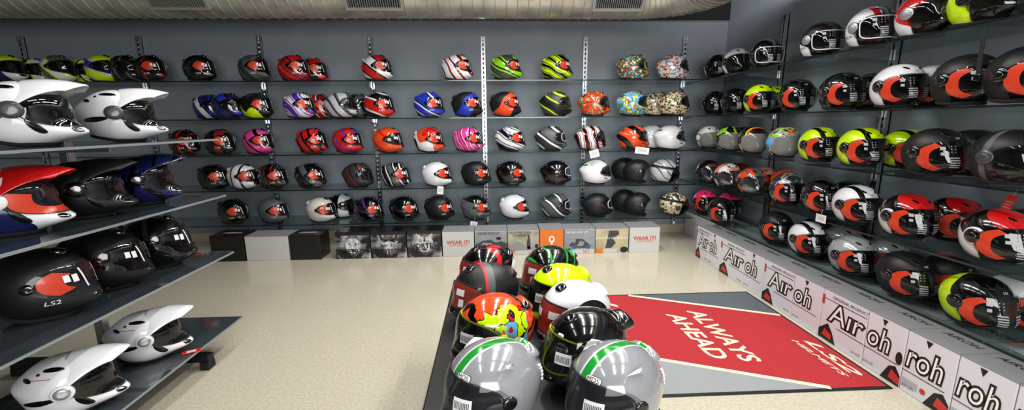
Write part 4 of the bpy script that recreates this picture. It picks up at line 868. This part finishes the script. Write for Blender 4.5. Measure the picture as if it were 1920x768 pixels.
# ------------------------------------------------------------------ ventilation duct
M['duct'] = noise_mat('galvanised_duct', 'a8a79f', 'cac9c1', 6, .32); M['duct'].node_tree.nodes['Principled BSDF'].inputs['Metallic'].default_value = .6
DY, DZ, DR = 4.25, 2.59, .29
path = [Vector((XLW+.05+i*.1, DY, DZ)) for i in range(int((1.55-XLW-.05)/.1))]
xe = path[-1].x; rb_ = .55
path += [Vector((xe+rb_*math.sin(t), DY-rb_*(1-math.cos(t)), DZ)) for t in [PI/2*k/12 for k in range(1, 13)]]
path += [Vector((xe+rb_, DY-rb_-.1*k, DZ)) for k in range(1, 55)]
dt = empty('ventilation_duct', (0, DY, DZ-DR), 0, 'large silver spiral ventilation duct along the top of the back wall', 'duct')
off = Vector((0, -DY, -(DZ-DR)))
mk('duct_pipe', merge([tube([p+off for p in path], DR, 40, closed=False)]), M['duct'], dt)
rings = []
for i, p in enumerate(path[2:-1:1]):
    i += 2; t = (path[i+1]-path[i-1]).normalized(); s = t.cross(Z3).normalized()
    rings.append(tube([p+off+s*math.cos(2*PI*k/40)*(DR+.002)+Z3*math.sin(2*PI*k/40)*(DR+.002) for k in range(40)], .0055, 5))
mk('spiral_seam', merge(rings), M['duct'], dt)
M['vframe'] = mat('grey_vent_frame', '8e908c', .4, .3); M['vdark'] = mat('vent_black', '0a0a0a', .7)
for u, wd, ds in ((320, .50, 'leftmost'), (697, .50, 'middle'), (1165, .46, 'rightmost')):
    pv = onY(u, 14, DY-DR-.02); ang = R(-38)
    v = empty('air_vent', (pv.x, DY, DZ), 0, f'{ds} rectangular slatted air vent set into the silver duct', 'vent', 'air vents in the duct'); v.rotation_euler = (R(38), 0, 0)
    # local -y faces out and down
    yf = -DR-.035; hh = .075
    mk('vent_frame', boxes_me([(-wd/2, wd/2, yf, -DR+.06, hh, hh+.022), (-wd/2, wd/2, yf, -DR+.06, -hh-.022, -hh), (-wd/2, -wd/2+.022, yf, -DR+.06, -hh, hh), (wd/2-.022, wd/2, yf, -DR+.06, -hh, hh)]), M['vframe'], v)
    mk('vent_back', box_me(-wd/2+.02, wd/2-.02, yf+.022, yf+.026, -hh, hh), M['vdark'], v)
    mk('vent_slats', boxes_me([(-wd/2+.03+k*(wd-.06)/22-.002, -wd/2+.03+k*(wd-.06)/22+.002, yf+.004, yf+.022, -hh, hh) for k in range(23)]), M['vframe'], v)

# ------------------------------------------------------------------ lights
def strip(x, y, z, lx, ly, power, col=(1, .98, .95)):
    l = bpy.data.lights.new('strip_or_fill_light', 'AREA'); l.shape = 'RECTANGLE'; l.size = lx; l.size_y = ly; l.energy = power; l.color = col
    o = bpy.data.objects.new('strip_or_fill_light', l); COL.objects.link(o); o.location = (x, y, z); return o
for x, pw in ((-.9, 14), (.5, 28), (1.5, 30)):
    for y, q in ((.2, .5), (1.8, .9), (3.3, 1.7)):
        strip(x, y, 3.2, .14, 1.25, pw*q)
front = strip(.5, -2.7, 1.7, 3.2, 1.8, 185); front.rotation_euler = (R(86), 0, R(-6))  # added fill panel behind the camera, not a ceiling strip; brightens right-hand shelves
w = bpy.data.worlds.new('world'); sc.world = w; w.use_nodes = True
w.node_tree.nodes['Background'].inputs[0].default_value = (.75, .8, .9, 1); w.node_tree.nodes['Background'].inputs[1].default_value = .15
sc.cycles.transparent_max_bounces = 40; sc.cycles.max_bounces = 14
sc.view_settings.view_transform = 'Standard'; sc.view_settings.look = 'None'; sc.view_settings.exposure = 0
